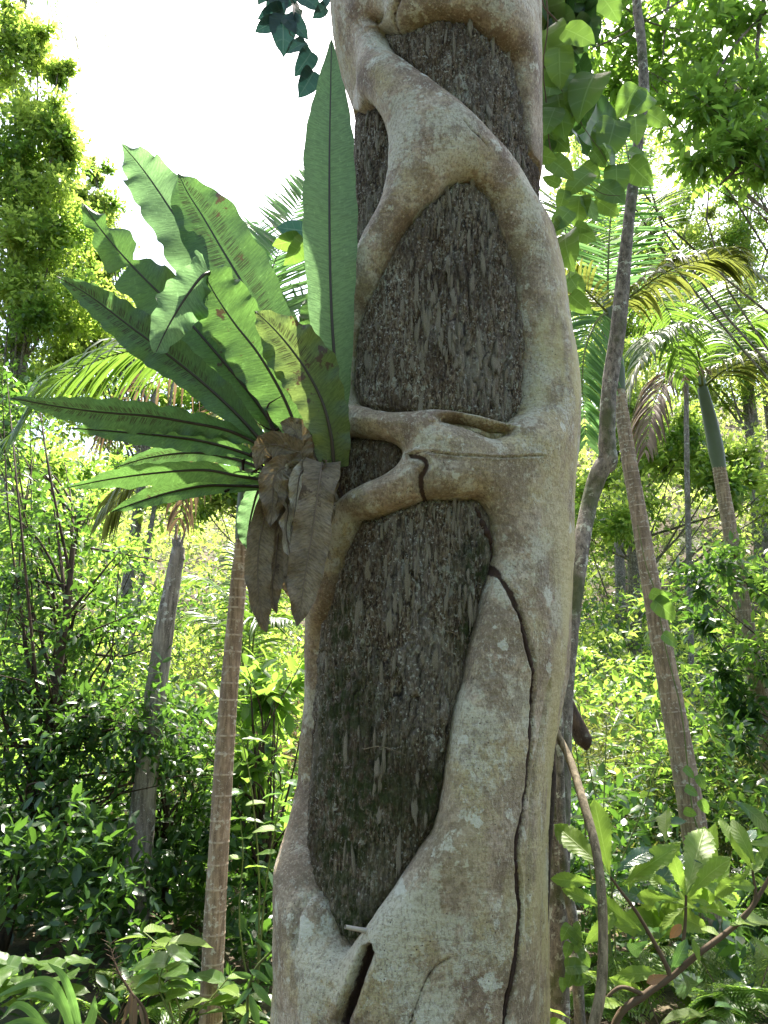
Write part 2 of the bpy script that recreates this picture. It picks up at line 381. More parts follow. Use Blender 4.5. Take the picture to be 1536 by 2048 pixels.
# two smoothing passes keep merged roots soft where the outline distances meet in a ridge
for _ in range(5):
    Hs = H.copy(); Hs[1:-1, 1:-1] = (H[:-2, 1:-1] + H[2:, 1:-1] + H[1:-1, :-2] + H[1:-1, 2:] + 4 * H[1:-1, 1:-1]) / 8
    k = sst((D - .012) / .02); H = H * (1 - k) + Hs * k
def near(px, py, rad):
    u, z = on_trunk(px, py, RH + .08); return np.exp(-(((UU - u) * .5) ** 2 + (ZZ - z) ** 2) / rad ** 2)
# the hollow where the two cross roots join the main stem, and the swellings beside it
H += (fbm(SS * 2.2 + 8, ZZ * 1.6, 61, 2) - .5) * .03 * sst((D - .03) / .1) * (1 - wR) * (1 - wL)
H += .02 * near(860, 270, .13) - .016 * near(930, 330, .035) + .025 * near(1080, 880, .12) - .02 * near(905, 912, .05) + .02 * near(960, 1700, .12) - .015 * near(860, 2000, .06)
crack = np.zeros(UU.shape)
def groove(pts, wid, depth, dark=1.0, wob=.3, lip=0.0):
    global H, crack
    p = np.array([(u * .47, z) for u, z in (on_trunk(a, b, RH + .09) for a, b in pts)]); p = spline(p, len(p) * 4)
    d, t = seg_dist(SS, ZZ, p, False, .08); L = t.max() + 1e-6
    w = wid * (1 + wob * (fbm(t * 25, t * 0 + 3, int(wid * 1e4), 3) - .5) * 2) * np.clip(np.minimum(t, L - t) / (L * .08) + .35, 0, 1)
    g = np.exp(-(d / w) ** 2); H = H - depth * g + lip * np.exp(-((d - 2.2 * w) / w) ** 2)
    crack = np.maximum(crack, dark * np.clip(1.5 - d / (w * .9), 0, 1))
G1 = [(972,1000),(985,1020),(996,1045),(1010,1070),(1018,1090),(1016,1120),(1020,1150),(1031,1183),(1041,1217),(1050,1246),(1058,1287),(1066,1323),(1070,1359),(1070,1414),(1069,1482),(1065,1551),(1054,1610),(1040,1665),(1034,1710),(1038,1756),(1042,1810),(1036,1870),(1026,1938),(1015,1993),(1006,2060)]
groove(G1, .0085, .018, 1., .6, .003)
groove(G1[8:24], .013, .003, .5, .9)
groove([(738,1893),(727,1924),(716,1954),(703,1994),(690,2026),(680,2060)], .014, .07, 1., .15, .008)
groove([(600,1480),(592,1560),(590,1620),(600,1680)], .01, .008, .3, .5)
groove([(802,902),(850,903),(893,904),(956,911),(1018,913),(1081,914)], .0035, .006, .45, .5, .004)
groove([(815,905),(845,915),(853,930),(840,950),(842,979),(856,992)], .009, .012, .75, .5, .008)
groove([(562,1625),(572,1678),(576,1710),(580,1779),(583,1850),(586,1900)], .012, .03, .25, .2)
groove([(815,2060),(837,2000),(852,1963),(872,1935),(900,1917)], .004, .008, .5, .3)
groove([(1104,1360),(1095,1480),(1080,1560),(1072,1660),(1062,1800),(1058,1900)], .012, .012, .0, .2)
groove([(925,240),(945,262),(962,275),(978,290)], .0035, .006, .6, .3)
groove([(745,40),(790,40),(850,12),(900,8),(950,18),(1000,40),(1050,95)], .008, .015, .2, .2)
groove([(690,20),(720,60),(745,90)], .006, .008, .1, .2)
groove([(760,60),(775,20),(800,-10)], .01, .02, .5, .2)
# fine wrinkles across the roots
H += np.where(D > .01, (fbm(SS * 18, ZZ * 60, 9, 3) - .5) * .0022 + (vn(SS * 220, ZZ * 220, 4) > .86) * .0012 * (fbm(SS * 9, ZZ * 9, 8) > .48), 0)
H = np.where(D < .004, np.minimum(H, np.clip(D * 6, -.06, .03)), H)
Rf = RH + H
def wrap(R, U, Z): return np.stack([AX(Z) + R * np.sin(U), YT - R * np.cos(U), Z], -1)
nc = len(cols); nr = len(rows)
def grid_mesh(name, V, keep_v, attrs, wrapx=True):
    i = np.arange(nr - 1)[:, None] * nc; j = np.arange(nc - 1)[None]
    F = np.stack([i + j, i + j + 1, i + nc + j + 1, i + nc + j], -1).reshape(-1, 4)
    if wrapx:
        r = np.arange(nr - 1) * nc; F = np.vstack([F, np.stack([r + nc - 1, r, r + nc, r + 2 * nc - 1], -1)])
    kv = keep_v.ravel(); F = F[kv[F].any(1)]
    used = np.zeros(nr * nc, bool); used[F.ravel()] = True; mp = np.cumsum(used) - 1
    return mesh_np(name, V.reshape(-1, 3)[used], mp[F], attrs={k: a.ravel()[used] for k, a in attrs.items()})

# host bark: long plates with cracks between them
Sx = SS * (.43 / .47)
w1 = (fbm(Sx * 9, ZZ * 5, 21, 3) - .5); wx = Sx + w1 * .02; wz = ZZ + (fbm(Sx * 7 + 9, ZZ * 7, 22, 3) - .5) * .06
wx = wx + (fbm(Sx * 30, ZZ * 14, 23, 3) - .5) * .035; wz = wz + (fbm(Sx * 24 + 4, ZZ * 20, 24, 3) - .5) * .12
v1, e1, ox, oy = cells(wx * 34, wz * 6.5, 3)
v2, e2, ox2, oy2 = cells(wx * 75, wz * 22, 17)
zone = fbm(Sx * 3.2 + 2, ZZ * 1.6 + 7, 31, 3)
amp = sst((zone - .44) / .2)
Hh = amp * (np.clip(e1 / .3, 0, 1) * (.15 + v1 ** 2) * .010 + (v1 - .5) * ox * .010) + np.clip(e2 / .25, 0, 1) * (.2 + v2) * .0035
rid = 1 - np.abs(fbm(Sx * 34, ZZ * 5.5, 45, 4) - .5) * 9
Hh += (fbm(Sx * 95, ZZ * 20, 41, 4) - .5) * .019 - np.clip(rid, 0, 1) * .009 * (fbm(Sx * 5, ZZ * 3, 46, 2) > .42) + (fbm(Sx * 4, ZZ * 1.3, 42, 3) - .5) * .03
Hh += (fbm(Sx * 160, ZZ * 60, 43, 2) - .5) * .005
fiss = np.clip(1 - e1 / .16, 0, 1) * amp * (fbm(Sx * 20, ZZ * 8, 25, 3) > .47)
Rh = RH + Hh - .012 - .022 * np.exp(-(np.clip(D, -1, 1) / .016) ** 2)
fig_mat, nt = nm('strangler_fig_skin'); n = N(nt); ob = n('TexCoord').outputs['Object']
crk = n('Attribute', attribute_name='crack').outputs['Fac']
rib_ = n.noise(n.mapped(ob, (1, 1, 14)), 9., 6, .7)
b = n.noise(ob, 4., 9, .66); b2 = n.noise(ob, 30., 7, .68); b3 = n.noise(n.mapped(ob, (1, 1, .6)), 110., 4, .7)
c = n.ramp(b, [(.37, (.17, .115, .072)), (.44, (.29, .215, .14)), (.52, (.405, .325, .22)), (.62, (.49, .42, .31))])
c = n.mix(n.ramp(b2, [(.38, .55), (.52, 0.)]), c, (.14, .105, .06))
c = n.mix(n.ramp(n.noise(ob, 2.2, 6, .65), [(.50, 0.), (.60, .65)]), c, (.42, .36, .17))
c = n.mix(n.ramp(n.noise(ob, 2.9, 7, .7), [(.52, 0.), (.56, .6)]), c, (.18, .135, .085))
for sc_, lo, colr, f in ((5., .54, (.46, .445, .33), .75), (13., .575, (.54, .53, .42), .85), (2.6, .55, (.50, .48, .36), .7), (3.7, .56, (.16, .12, .075), .6), (27., .60, (.52, .51, .40), .8)):
    edge = n.noise(n.mapped(ob, (1, 1, .8)), sc_, 10, .72)
    c = n.mix(n.math('MULTIPLY', n.ramp(edge, [(lo, 0.), (lo + .03, 1.)]), f), c, colr)
c = n.mix(n.ramp(b3, [(.40, .5), (.48, 0.)]), c, (.12, .09, .05)); c = n.mix(n.ramp(b3, [(.56, 0.), (.64, .5)]), c, (.54, .49, .34))
c = n.mix(n.ramp(rib_, [(.42, .16), (.5, 0.)]), c, (.13, .10, .06))
vo = n('TexVoronoi', {'Vector': n.mapped(ob, (1, 1, 2.4)), 'Scale': 85.}); dots = n.ramp(vo.outputs['Distance'], [(.13, 1.), (.24, 0.)])
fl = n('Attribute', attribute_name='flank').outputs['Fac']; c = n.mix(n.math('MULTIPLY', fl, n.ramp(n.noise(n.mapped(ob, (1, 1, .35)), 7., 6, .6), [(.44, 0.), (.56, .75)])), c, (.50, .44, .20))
sp_ = n('Attribute', attribute_name='spot').outputs['Fac']; c = n.mix(n.ramp(n.math('ADD', sp_, n.math('MULTIPLY', n.math('SUBTRACT', n.noise(ob, 26., 8, .7), .5), 3.2)), [(.62, 0.), (.70, .75)]), c, (.56, .56, .45))
dz = n.ramp(n.noise(ob, 4.5, 5, .6), [(.44, 0.), (.54, 1.)])
c = n.mix(n.math('MULTIPLY', n.math('MULTIPLY', dots, dz), .75), c, (.52, .44, .31))
vo2 = n('TexVoronoi', {'Vector': ob, 'Scale': 60.}); c = n.mix(n.math('MULTIPLY', n.ramp(vo2.outputs['Distance'], [(.10, .9), (.18, 0.)]), n.ramp(n.noise(ob, 9., 4), [(.5, 0.), (.56, 1.)])), c, (.05, .035, .025))
ck = n.ramp(n.math('ADD', crk, n.math('MULTIPLY', n.math('SUBTRACT', n.noise(ob, 70., 5), .5), .9)), [(.32, 0.), (.62, 1.)])
c = n.mix(ck, c, n.mix(n.noise(ob, 40., 4), (.012, .007, .005), (.085, .042, .022)))
wr = n.noise(n.mapped(ob, (1, 1, 5)), 11., 7, .65)
h = n.math('ADD', n.math('MULTIPLY', wr, .3), n.math('ADD', n.math('MULTIPLY', b2, .8), n.math('MULTIPLY', n.math('MULTIPLY', dots, dz), .5)))
h = n.math('ADD', h, n.math('MULTIPLY', b3, .6))
n.out(n('BsdfPrincipled', {'Base Color': c, 'Roughness': .68, 'Specular IOR Level': .4, 'Normal': n.bump(h, 1., .016)}).outputs[0])

host_mat, nt = nm('host_tree_bark'); n = N(nt); ob = n('TexCoord').outputs['Object']
fs = n('Attribute', attribute_name='fissure').outputs['Fac']; ms = n('Attribute', attribute_name='moss').outputs['Fac']; pl = n('Attribute', attribute_name='plate').outputs['Fac']
st = n.mapped(ob, (1, 1, .22)); a = n.noise(n.mapped(ob, (1, 1, .3)), 60., 9, .7); a2 = n.noise(n.mapped(ob, (1, 1, .4)), 150., 5, .7); big = n.noise(n.mapped(ob, (1, 1, .6)), 3.2, 5, .6)
c = n.ramp(a, [(.38, (.022, .015, .008)), (.45, (.08, .056, .032)), (.53, (.165, .125, .078)), (.62, (.30, .255, .17))])
c = n.mix(n.ramp(n.noise(ob, 3., 5), [(.42, .0), (.66, .7)]), c, n.ramp(a2, [(.38, (.045, .026, .012)), (.62, (.19, .12, .06))]))
c = n.mix(n.ramp(a2, [(.40, .85), (.49, 0.)]), c, (.022, .016, .010)); c = n.mix(n.ramp(a2, [(.54, 0.), (.62, .65)]), c, (.33, .30, .22))
c = n.mix(n.math('MULTIPLY', pl, .55), c, n.ramp(a2, [(.35, (.10, .085, .065)), (.65, (.23, .205, .165))]))
lz = n.ramp(n.noise(ob, 5.5, 4), [(.48, .0), (.6, 1.)])
c = n.mix(n.math('MULTIPLY', n.ramp(n.noise(n.mapped(ob, (1, 1, .6)), 46., 6, .7), [(.55, 0.), (.59, .85)]), lz), c, (.40, .41, .32))
c = n.mix(n.ramp(n.noise(ob, 80., 3, .6), [(.595, 0.), (.64, .8)]), c, (.46, .45, .37))
c = n.mix(n.ramp(big, [(.40, .65), (.52, 0.)]), c, n.mix(a, (.020, .015, .009), (.11, .075, .045))); c = n.mix(n.ramp(big, [(.55, 0.), (.66, .5)]), c, n.mix(a, (.12, .10, .07), (.34, .31, .23)))
mo = n.math('MULTIPLY', ms, n.ramp(n.noise(ob, 22., 6, .7), [(.4, 0.), (.55, 1.)]))
c = n.mix(mo, c, n.mix(a2, (.010, .018, .004), (.05, .07, .015)))
c = n.mix(n.ramp(fs, [(.3, 0.), (.9, .85)]), c, (.010, .007, .006))
h = n.math('ADD', n.math('MULTIPLY', a, 1.), n.math('MULTIPLY', a2, .6))
h = n.math('ADD', h, n.math('MULTIPLY', n.noise(ob, 150., 4), .4))
n.out(n('BsdfPrincipled', {'Base Color': c, 'Roughness': .9, 'Specular IOR Level': .25, 'Normal': n.bump(h, 1., .02)}).outputs[0])

host = thing('host_tree', 'great straight rough barked tree wrapped in pale strangler roots', 'tree', (AX(0), YT, 0))
off = np.array([AX(0), YT, 0])
moss = np.zeros(UU.shape)
for q in ((640, 1420, .22), (625, 1560, .2), (640, 1700, .2), (660, 1860, .15), (730, 1880, .12), (890, 1600, .12), (700, 1600, .22), (980, 1120, .10), (640, 1250, .12), (960, 1260, .08), (700, 500, .0001)): moss = np.maximum(moss, near(*q))
hm = grid_mesh('trunk', wrap(Rh, UU, ZZ) - off, D < .03, {'fissure': fiss, 'moss': moss, 'plate': amp * (v1 > .45)})
link('trunk', hm, host_mat, host)
fig = thing('strangler_fig', 'smooth pale strangler fig whose fused roots lattice the great trunk', 'strangler fig', (AX(0), YT, 0))
spot = np.zeros(UU.shape)
for q in ((912, 948, .014), (941, 946, .010), (1090, 1190, .03), (1010, 1290, .02), (1120, 1060, .03), (1100, 860, .02), (850, 130, .03), (950, 1640, .03), (930, 1480, .025), (1095, 1330, .03), (640, 1750, .04), (600, 1860, .05), (975, 1960, .035), (760, 1950, .02), (800, 1780, .03), (1080, 600, .03), (700, 990, .015)): spot = np.maximum(spot, near(*q))
flank = np.clip(wR * 1.1, 0, 1) * sst((4.2 - ZZ) / 1.2) + .5 * near(1010, 1750, .2)  # yellowish light on the fig's right side, painted into its skin colour
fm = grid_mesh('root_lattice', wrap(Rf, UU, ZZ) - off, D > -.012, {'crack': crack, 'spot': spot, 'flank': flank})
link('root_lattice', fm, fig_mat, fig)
def fsurf(px, py, R=RH + .09, bury=0.0):
    u, z = on_trunk(px, py, R); i = np.searchsorted(rows, z); j = np.searchsorted(cols, u)
    r = (Rf if D[i, j] > 0 else Rh)[i, j] - bury; return wrap(np.float64(r), np.float64(u), np.float64(z)), u, z
# a crusty dark seam standing in the long crack
seam_mat = plain_mat('dark_crumbly_seam', (.035, .02, .013), .95, .8, 90., .006)
runs = [(0, 5), (8, 13), (13, 16), (16, 20), (20, 24)]
for a_, b_ in runs:
    q = np.array([fsurf(*p, bury=-.003)[0] for p in spline(np.array(G1[a_:b_ + 1], float), (b_ - a_) * 5)]) - off
    V, F, U = tube(q, [.002, .008, .010, .007, .002], 9, n=len(q) * 6, rough=1.3, seed=a_, cap=False)
    link('dark_seam', mesh_np('dark_seam', V, F, uv=U), seam_mat, fig)
# the small root that bridges over the upper cross root
q = np.array([fsurf(*p, bury=b)[0] for p, b in (((835, 838), .03), ((860, 832), .012), ((893, 827), .004), ((935, 833), .002), ((975, 842), .0), ((1010, 852), .002), ((1035, 862), .03))]) - off
link('small_cross_root', tube_mesh('small_cross_root', q, [.016, .019, .017, .014, .013, .015, .02], 12, n=50, rough=.12), fig_mat, fig)
# snapped twig stub low in the fork
a0 = fsurf(722, 1868)[0]; b0 = a0 + np.array([-.062, -.03, .018]); a0 = a0 + np.array([.02, .02, -.008])
link('twig_stub', tube_mesh('twig_stub', [a0 - off, (a0 + b0) / 2 - off, b0 - off], [.009, .0065, .006], 8, rough=.2), plain_mat('pale_dead_twig', (.4, .36, .3), .8), fig)
# hair roots
for k, pts in enumerate([[(985, 1035), (950, 1050), (915, 1068), (880, 1080)], [(1015, 1035), (990, 1042), (960, 1056)], [(700, 1500), (740, 1495), (800, 1512)], [(900, 1255), (925, 1262), (955, 1285)]]):
    q = np.array([fsurf(*p, bury=-.006)[0] for p in pts]) - off
    link('hair_root', tube_mesh('hair_root', q, [.0016, .0012, .0008], 5), LIANA, fig)

# loose bark flakes
flake_me = []
for s in range(6):
    g = np.random.default_rng(50 + s); m = 16; th = np.linspace(0, 2 * np.pi, m, endpoint=False)
    rr = 1 + g.normal(size=m) * .22; V = np.stack([np.cos(th) * rr * .5, np.sin(th) * rr * .5 * (1 + .15 * g.normal(size=m)), g.random(m) * .3], -1)
    V = np.vstack([V * [1, 1, 1] + [0, 0, .55], V * [1.08, 1.08, 0] - [0, 0, .8], [[0, 0, 1.0]]])
    F = [(i, (i + 1) % m, 2 * m) for i in range(m)] + [(i + m, (i + 1) % m + m, (i + 1) % m) for i in range(m)] + [(i + m, (i + 1) % m, i) for i in range(m)]
    flake_me.append(mesh_np('bark_flake', V, F, smooth=False)); flake_me[-1].materials.append(None)
flake_mat = bark_mat('bark_flake_surface', (.05, .038, .024), (.30, .26, .18), (.42, .42, .32), .7, 90., .2, .01)
for me in flake_me: me.materials[0] = flake_mat
zones = [(965, 450, 35, 60), (880, 590, 30, 70), (915, 480, 40, 70), (1000, 735, 28, 60), (860, 640, 30, 40), (905, 700, 90, 80), (900, 1030, 50, 30), (760, 640, 50, 120), (930, 120, 80, 80), (1000, 220, 35, 80), (900, 1200, 60, 90), (730, 1300, 70, 160), (780, 1560, 90, 120), (740, 330, 15, 90), (830, 1100, 60, 60)]
rf = random.Random(3); nfl = 0
for tries in range(6000):
    if nfl >= 240: break
    zc = zones[tries % len(zones)]; px = rf.gauss(zc[0], zc[2]); py = rf.gauss(zc[1], zc[3]); u, z = on_trunk(px, py, RH)
    i = np.searchsorted(rows, z); j = np.searchsorted(cols, u)
    if abs(u) > 1.3 or i >= nr or D[i, j] > -.015: continue
    o = link('bark_flake', flake_me[rf.randrange(6)], None, host)
    nfl += 1
    p = wrap(Rh[i, j] + .001, u, z) - off
    zax = Vector((math.sin(u), -math.cos(u), 0)); yax = Vector((0, 0, 1)); xax = yax.cross(zax)
    M = Matrix((xax, yax, zax)).transposed().to_4x4() @ Matrix.Rotation(rf.gauss(0, .07), 4, 'Z') @ Matrix.Rotation(rf.gauss(0, .10), 4, 'X') @ Matrix.Rotation(rf.gauss(0, .12), 4, 'Y')
    big = rf.random() ** 2
    M = M @ Matrix.Diagonal((.009 + .013 * big, .035 + .085 * rf.random() * (.4 + big), .0035 + .003 * rf.random(), 1)); M.translation = Vector(p)
    o.matrix_local = M

# ------------------------------------------------------------------ bird's nest fern on the left flank
def frond_mat(name, c1, c2, tcol, trans, brown=.0, sori=False, rough=.5):
    m, nt = nm(name); n = N(nt); ob = n('TexCoord').outputs['Object']; uv = n('TexCoord').outputs['UV']
    sx = n('SeparateXYZ', {0: uv}); ua, va = sx.outputs[0], sx.outputs[1]
    av = n.math('ABSOLUTE', va)
    vein_c = n('CombineXYZ', {0: n.math('ADD', n.math('MULTIPLY', ua, 1.), n.math('MULTIPLY', av, -.035)), 1: n.math('MULTIPLY', va, .02)})
    veins = n.noise(vein_c.outputs[0], 130., 3, .6)
    big = n.noise(ob, 9., 4, .6)
    c = n.mix(n.ramp(big, [(.35, 0.), (.65, 1.)]), c1, c2)
    c = n.mix(n.math('MULTIPLY', n.ramp(veins, [(.42, 1.), (.56, 0.)]), .5), c, tuple(x * .45 for x in c1))
    specks = n.noise(n.mapped(ob, (1, 1, .5)), 95., 3, .6)
    t = n.mix(n.ramp(big, [(.35, 0.), (.65, 1.)]), tcol, tuple(x * .7 for x in tcol))
    t = n.mix(n.math('MULTIPLY', n.ramp(specks, [(.60, 0.), (.68, 1.)]), .3), t, tuple(min(1, x * 1.9 + .05) for x in tcol))
    t = n.mix(n.math('MULTIPLY', n.ramp(veins, [(.42, 1.), (.56, 0.)]), .5), t, tuple(x * .5 for x in tcol))
    if sori:
        so_ = n.noise(n('CombineXYZ', {0: n.math('ADD', ua, n.math('MULTIPLY', av, -.03)), 1: n.math('MULTIPLY', va, .004)}).outputs[0], 300., 2, .5)
        f = n.math('MULTIPLY', n.ramp(so_, [(.50, 0.), (.54, 1.)]), n.ramp(av, [(.10, 0.), (.14, 1.), (.42, 1.), (.55, 0.)]))
        f = n.math('MULTIPLY', f, n.ramp(ua, [(.28, 0.), (.42, 1.)]))
        c = n.mix(n.math('MULTIPLY', f, .8), c, (.03, .022, .01)); t = n.mix(n.math('MULTIPLY', f, .8), t, (.03, .025, .01))
    bf = n.noise(ob, 7., 7, .7); lo = .70 - brown * .2
    br = n.ramp(bf, [(lo, 0.), (lo + .025, 1.)])
    c = n.mix(br, c, n.mix(n.noise(ob, 40., 4), (.03, .022, .014), (.12, .08, .045))); t = n.mix(br, t, (.07, .045, .02))
    h = n.math('ADD', veins, n.math('MULTIPLY', big, 2.))
    h = n.math('ADD', h, n.math('MULTIPLY', n.noise(ob, 22., 4, .6), 2.5 if rough > .6 else .6)); nrm = n.bump(h, .7, .008 if rough > .6 else .004)
    pr = n('BsdfPrincipled', {'Base Color': c, 'Roughness': rough, 'Specular IOR Level': .5, 'Normal': nrm})
    tr = n('BsdfTranslucent', {'Color': t, 'Normal': nrm})
    n.out(n('MixShader', {0: trans, 1: pr.outputs[0], 2: tr.outputs[0]}).outputs[0]); return m
FR_P = frond_mat('frond_pale_green', (.08, .15, .06), (.13, .21, .09), (.20, .37, .14), .52)
FR_G = frond_mat('frond_green', (.04, .085, .025), (.07, .13, .035), (.14, .29, .06), .48, .35)
FR_S = frond_mat('frond_with_spore_lines', (.035, .075, .03), (.055, .11, .035), (.12, .25, .06), .46, .3, True)
FR_Y = frond_mat('frond_yellowing', (.07, .115, .03), (.11, .14, .04), (.22, .32, .08), .48, .55, True)
FR_D = frond_mat('frond_dead', (.11, .085, .048), (.27, .215, .135), (.20, .14, .06), .2, .5, False, .75)
FR_W = frond_mat('frond_bleached', (.40, .35, .25), (.50, .45, .33), (.4, .3, .18), .2, .1, False, .7)
RIB = plain_mat('frond_midrib', (.035, .028, .018), .45, .3, 30.)
RIBP = plain_mat('dead_midrib', (.12, .09, .06), .7)

def frond_mesh(name, pts, hw, n=110, m=14, fold=.18, ripple=.12, freq=9, seed=0, roll=0.0, edge=.07, base=.25, notch=(), asym=1.0, tipw=(.9, .68, .36, .15, .06, .0)):
    """pts rows (x,y,z); hw half width in metres; blade runs base -> tip"""
    g = np.random.default_rng(seed); C = spline(pts, n); t = norm(np.gradient(C, axis=0))
    view = norm(C - np.array([0, 0, CAMZ])); s = norm(np.cross(t, view)); nn = np.cross(s, t)
    ca, sa = math.cos(roll), math.sin(roll); s, nn = s * ca + nn * sa, nn * ca - s * sa
    f = np.linspace(0, 1, n)
    prof = np.interp(f, [0, .08, .25, .5, .68, .80, .91, .965, .99, 1.], [base, base + .1, max(.72, base * .95), 1., *tipw])
    v = np.linspace(-1, 1, m + 1); L = np.concatenate([[0], np.cumsum(np.linalg.norm(np.diff(C, axis=0), axis=1))])
    V = np.zeros((n, m + 1, 3)); UV = np.zeros((n, m + 1, 2))
    for side in (-1, 1):
        k = v * side >= 0; ph = g.random() * 9
        e = 1 + 1.5 * edge * ((fbm(f * freq * 1.6 + ph, f * 0 + ph, 2, 3) - .5) * 2.2 + .35 * np.sin(f * freq * 11 + ph) * (fbm(f * 4 + ph, f * 0, 5, 2) + .3))
        for (f0, dp, wd, sd) in notch:
            if sd == side: e = e - dp * np.exp(-((f - f0) / wd) ** 2)
        w = hw * prof * e * (asym if side > 0 else 1)
        av = np.abs(v[k])
        off_s = w[:, None] * av[None]
        rp = 1.5 * ripple * hw * (np.sin(f * freq * 6.28 + ph + 2.5 * fbm(f * 5, f * 0 + ph, 3, 2)) * .5 + (fbm(f * freq * 2 + ph, f * 0, 7, 2) - .5) * 1.8)[:, None] * av[None] ** 2
        off_n = -fold * off_s + rp
        V[:, k] = C[:, None] + s[:, None] * (off_s * side)[..., None] + nn[:, None] * off_n[..., None]
    UV[..., 0] = L[:, None]; UV[..., 1] = v[None]
    i = np.arange(n - 1)[:, None] * (m + 1); j = np.arange(m)[None]
    F = np.stack([i + j, i + j + 1, i + m + 2 + j, i + m + 1 + j], -1).reshape(-1, 4)
    return mesh_np(name, V.reshape(-1, 3), F, uv=UV.reshape(-1, 2)), C, nn

nest_c = P(590, 925, 2.86)
fern = thing('birds_nest_fern', "large bird's nest fern with broad strap fronds growing from the tree's left side", 'fern', nest_c)
def fpts(pl): return np.array([P(*p) for p in pl])
def frond(pl, hw_px, mat, label=None, ribmat=RIB, rib=.0058, **k):
    pts = fpts(pl); hw = 1.1 * hw_px * scale_at(pts[len(pts) // 2])
    me, C, nn = frond_mesh('frond', pts - nest_c, hw, **k)
    # frond_mesh needs true positions for the sight direction only when rolled; it is built about the nest
    o = link('frond', me, mat, fern)
    if label: o['label'] = label
    q = C[:: 3]; nq = nn[:: 3]
    if rib: link('midrib', tube_mesh('midrib', q - nq * rib * .25, np.linspace(rib * 1.25, rib * .3, 6), 7, n=len(q)), ribmat, o)
    return o
_fm = frond_mesh
def frond_mesh(name, pts, hw, **k):
    me, C, nn = _fm(name, pts + nest_c, hw, **k)
    co = np.empty(len(me.vertices) * 3, np.float32); me.vertices.foreach_get('co', co)
    co = (co.reshape(-1, 3) - nest_c).astype(np.float32); me.vertices.foreach_set('co', co.ravel()); me.update()
    return me, C - nest_c, nn
frond([(676,880,2.74),(670,740,2.66),(662,600,2.62),(659,450,2.60),(659,300,2.60),(661,190,2.60),(663,78,2.60)], 52, FR_P, 'pale upright frond tallest against the trunk', seed=1, fold=.05, ripple=.05, edge=.05, freq=7, base=.3)
frond([(600,900,3.0),(540,790,3.02),(470,640,3.06),(420,545,3.1),(365,455,3.12),(310,372,3.14),(275,325,3.14),(243,288,3.12)], 52, FR_P, 'pale frond reaching far up to the left', seed=2, fold=.3, ripple=.2, freq=8, edge=.12)
frond([(632,905,2.9),(585,790,2.9),(535,660,2.92),(490,575,2.94),(445,500,2.96),(405,432,2.98),(375,385,2.98),(356,345,2.97)], 62, FR_S, seed=3, fold=.1, ripple=.1, freq=6, edge=.07)
frond([(570,890,2.8),(510,800,2.78),(440,715,2.78),(370,635,2.78),(300,568,2.78),(240,505,2.78),(195,450,2.76),(168,408,2.74)], 50, FR_G, 'frond with torn wavy upper edge', seed=4, fold=.12, ripple=.28, freq=6, edge=.16, notch=((.66, .75, .018, -1), (.66, .75, .018, 1), (.83, .6, .03, 1), (.83, .6, .03, -1)))
frond([(545,910,2.72),(480,835,2.68),(405,765,2.66),(330,705,2.64),(250,645,2.63),(180,592,2.62),(112,552,2.6)], 40, FR_S, seed=5, fold=.15, ripple=.15, freq=9, edge=.1)
frond([(612,925,2.70),(590,850,2.66),(560,780,2.63),(515,705,2.61),(470,648,2.6),(432,592,2.59),(408,548,2.58)], 54, FR_G, 'frond folded over at its tip', seed=16, fold=.1, ripple=.14, freq=7, edge=.09, tipw=(1., .98, .9, .82, .75, .7))
frond([(418,545,2.58),(404,552,2.55),(385,575,2.535),(360,612,2.53),(335,655,2.525),(311,706,2.52)], 44, FR_P, 'pale folded over tip hanging down', seed=6, fold=-.15, ripple=.25, freq=4, edge=.14, base=.75, roll=.25, tipw=(.9, .72, .5, .34, .2, .05))
frond([(668,935,2.62),(662,870,2.58),(645,805,2.55),(615,745,2.53),(580,695,2.52),(545,655,2.52),(510,622,2.53)], 56, FR_Y, 'yellowing frond browned at tip and base', seed=7, fold=.12, ripple=.12, freq=7, edge=.08, base=.45)
frond([(530,895,2.72),(460,862,2.66),(380,845,2.6),(300,832,2.56),(200,824,2.52),(110,812,2.5),(20,795,2.46)], 30, FR_S, seed=8, fold=.35, ripple=.2, freq=9, edge=.14, roll=.35)
frond([(535,925,2.74),(470,900,2.7),(400,882,2.66),(320,871,2.64),(230,863,2.62),(140,856,2.6)], 27, FR_G, seed=9, fold=.3, ripple=.15, freq=8, edge=.1, roll=-.3)
frond([(545,962,2.76),(480,952,2.72),(410,940,2.7),(320,945,2.68),(220,958,2.66),(130,976,2.62)], 24, FR_G, seed=10, fold=.3, ripple=.14, freq=7, edge=.12, roll=.4)
frond([(545,975,2.8),(480,972,2.78),(410,972,2.76),(340,985,2.74),(280,1003,2.72),(222,1024,2.7)], 22, FR_G, seed=11, fold=.3, ripple=.12, freq=7, roll=-.3)
frond([(545,945,2.96),(470,918,3.0),(390,905,3.02),(300,915,3.04),(230,935,3.04)], 18, FR_S, seed=12, fold=.3, freq=7)
frond([(560,930,3.02),(522,970,3.06),(505,1020,3.1),(497,1065,3.12),(500,1105,3.12)], 26, FR_P, seed=13, fold=.1, base=.5)
frond([(640,880,3.08),(650,760,3.1),(640,640,3.14),(630,560,3.18)], 40, FR_G, seed=14, fold=.2)
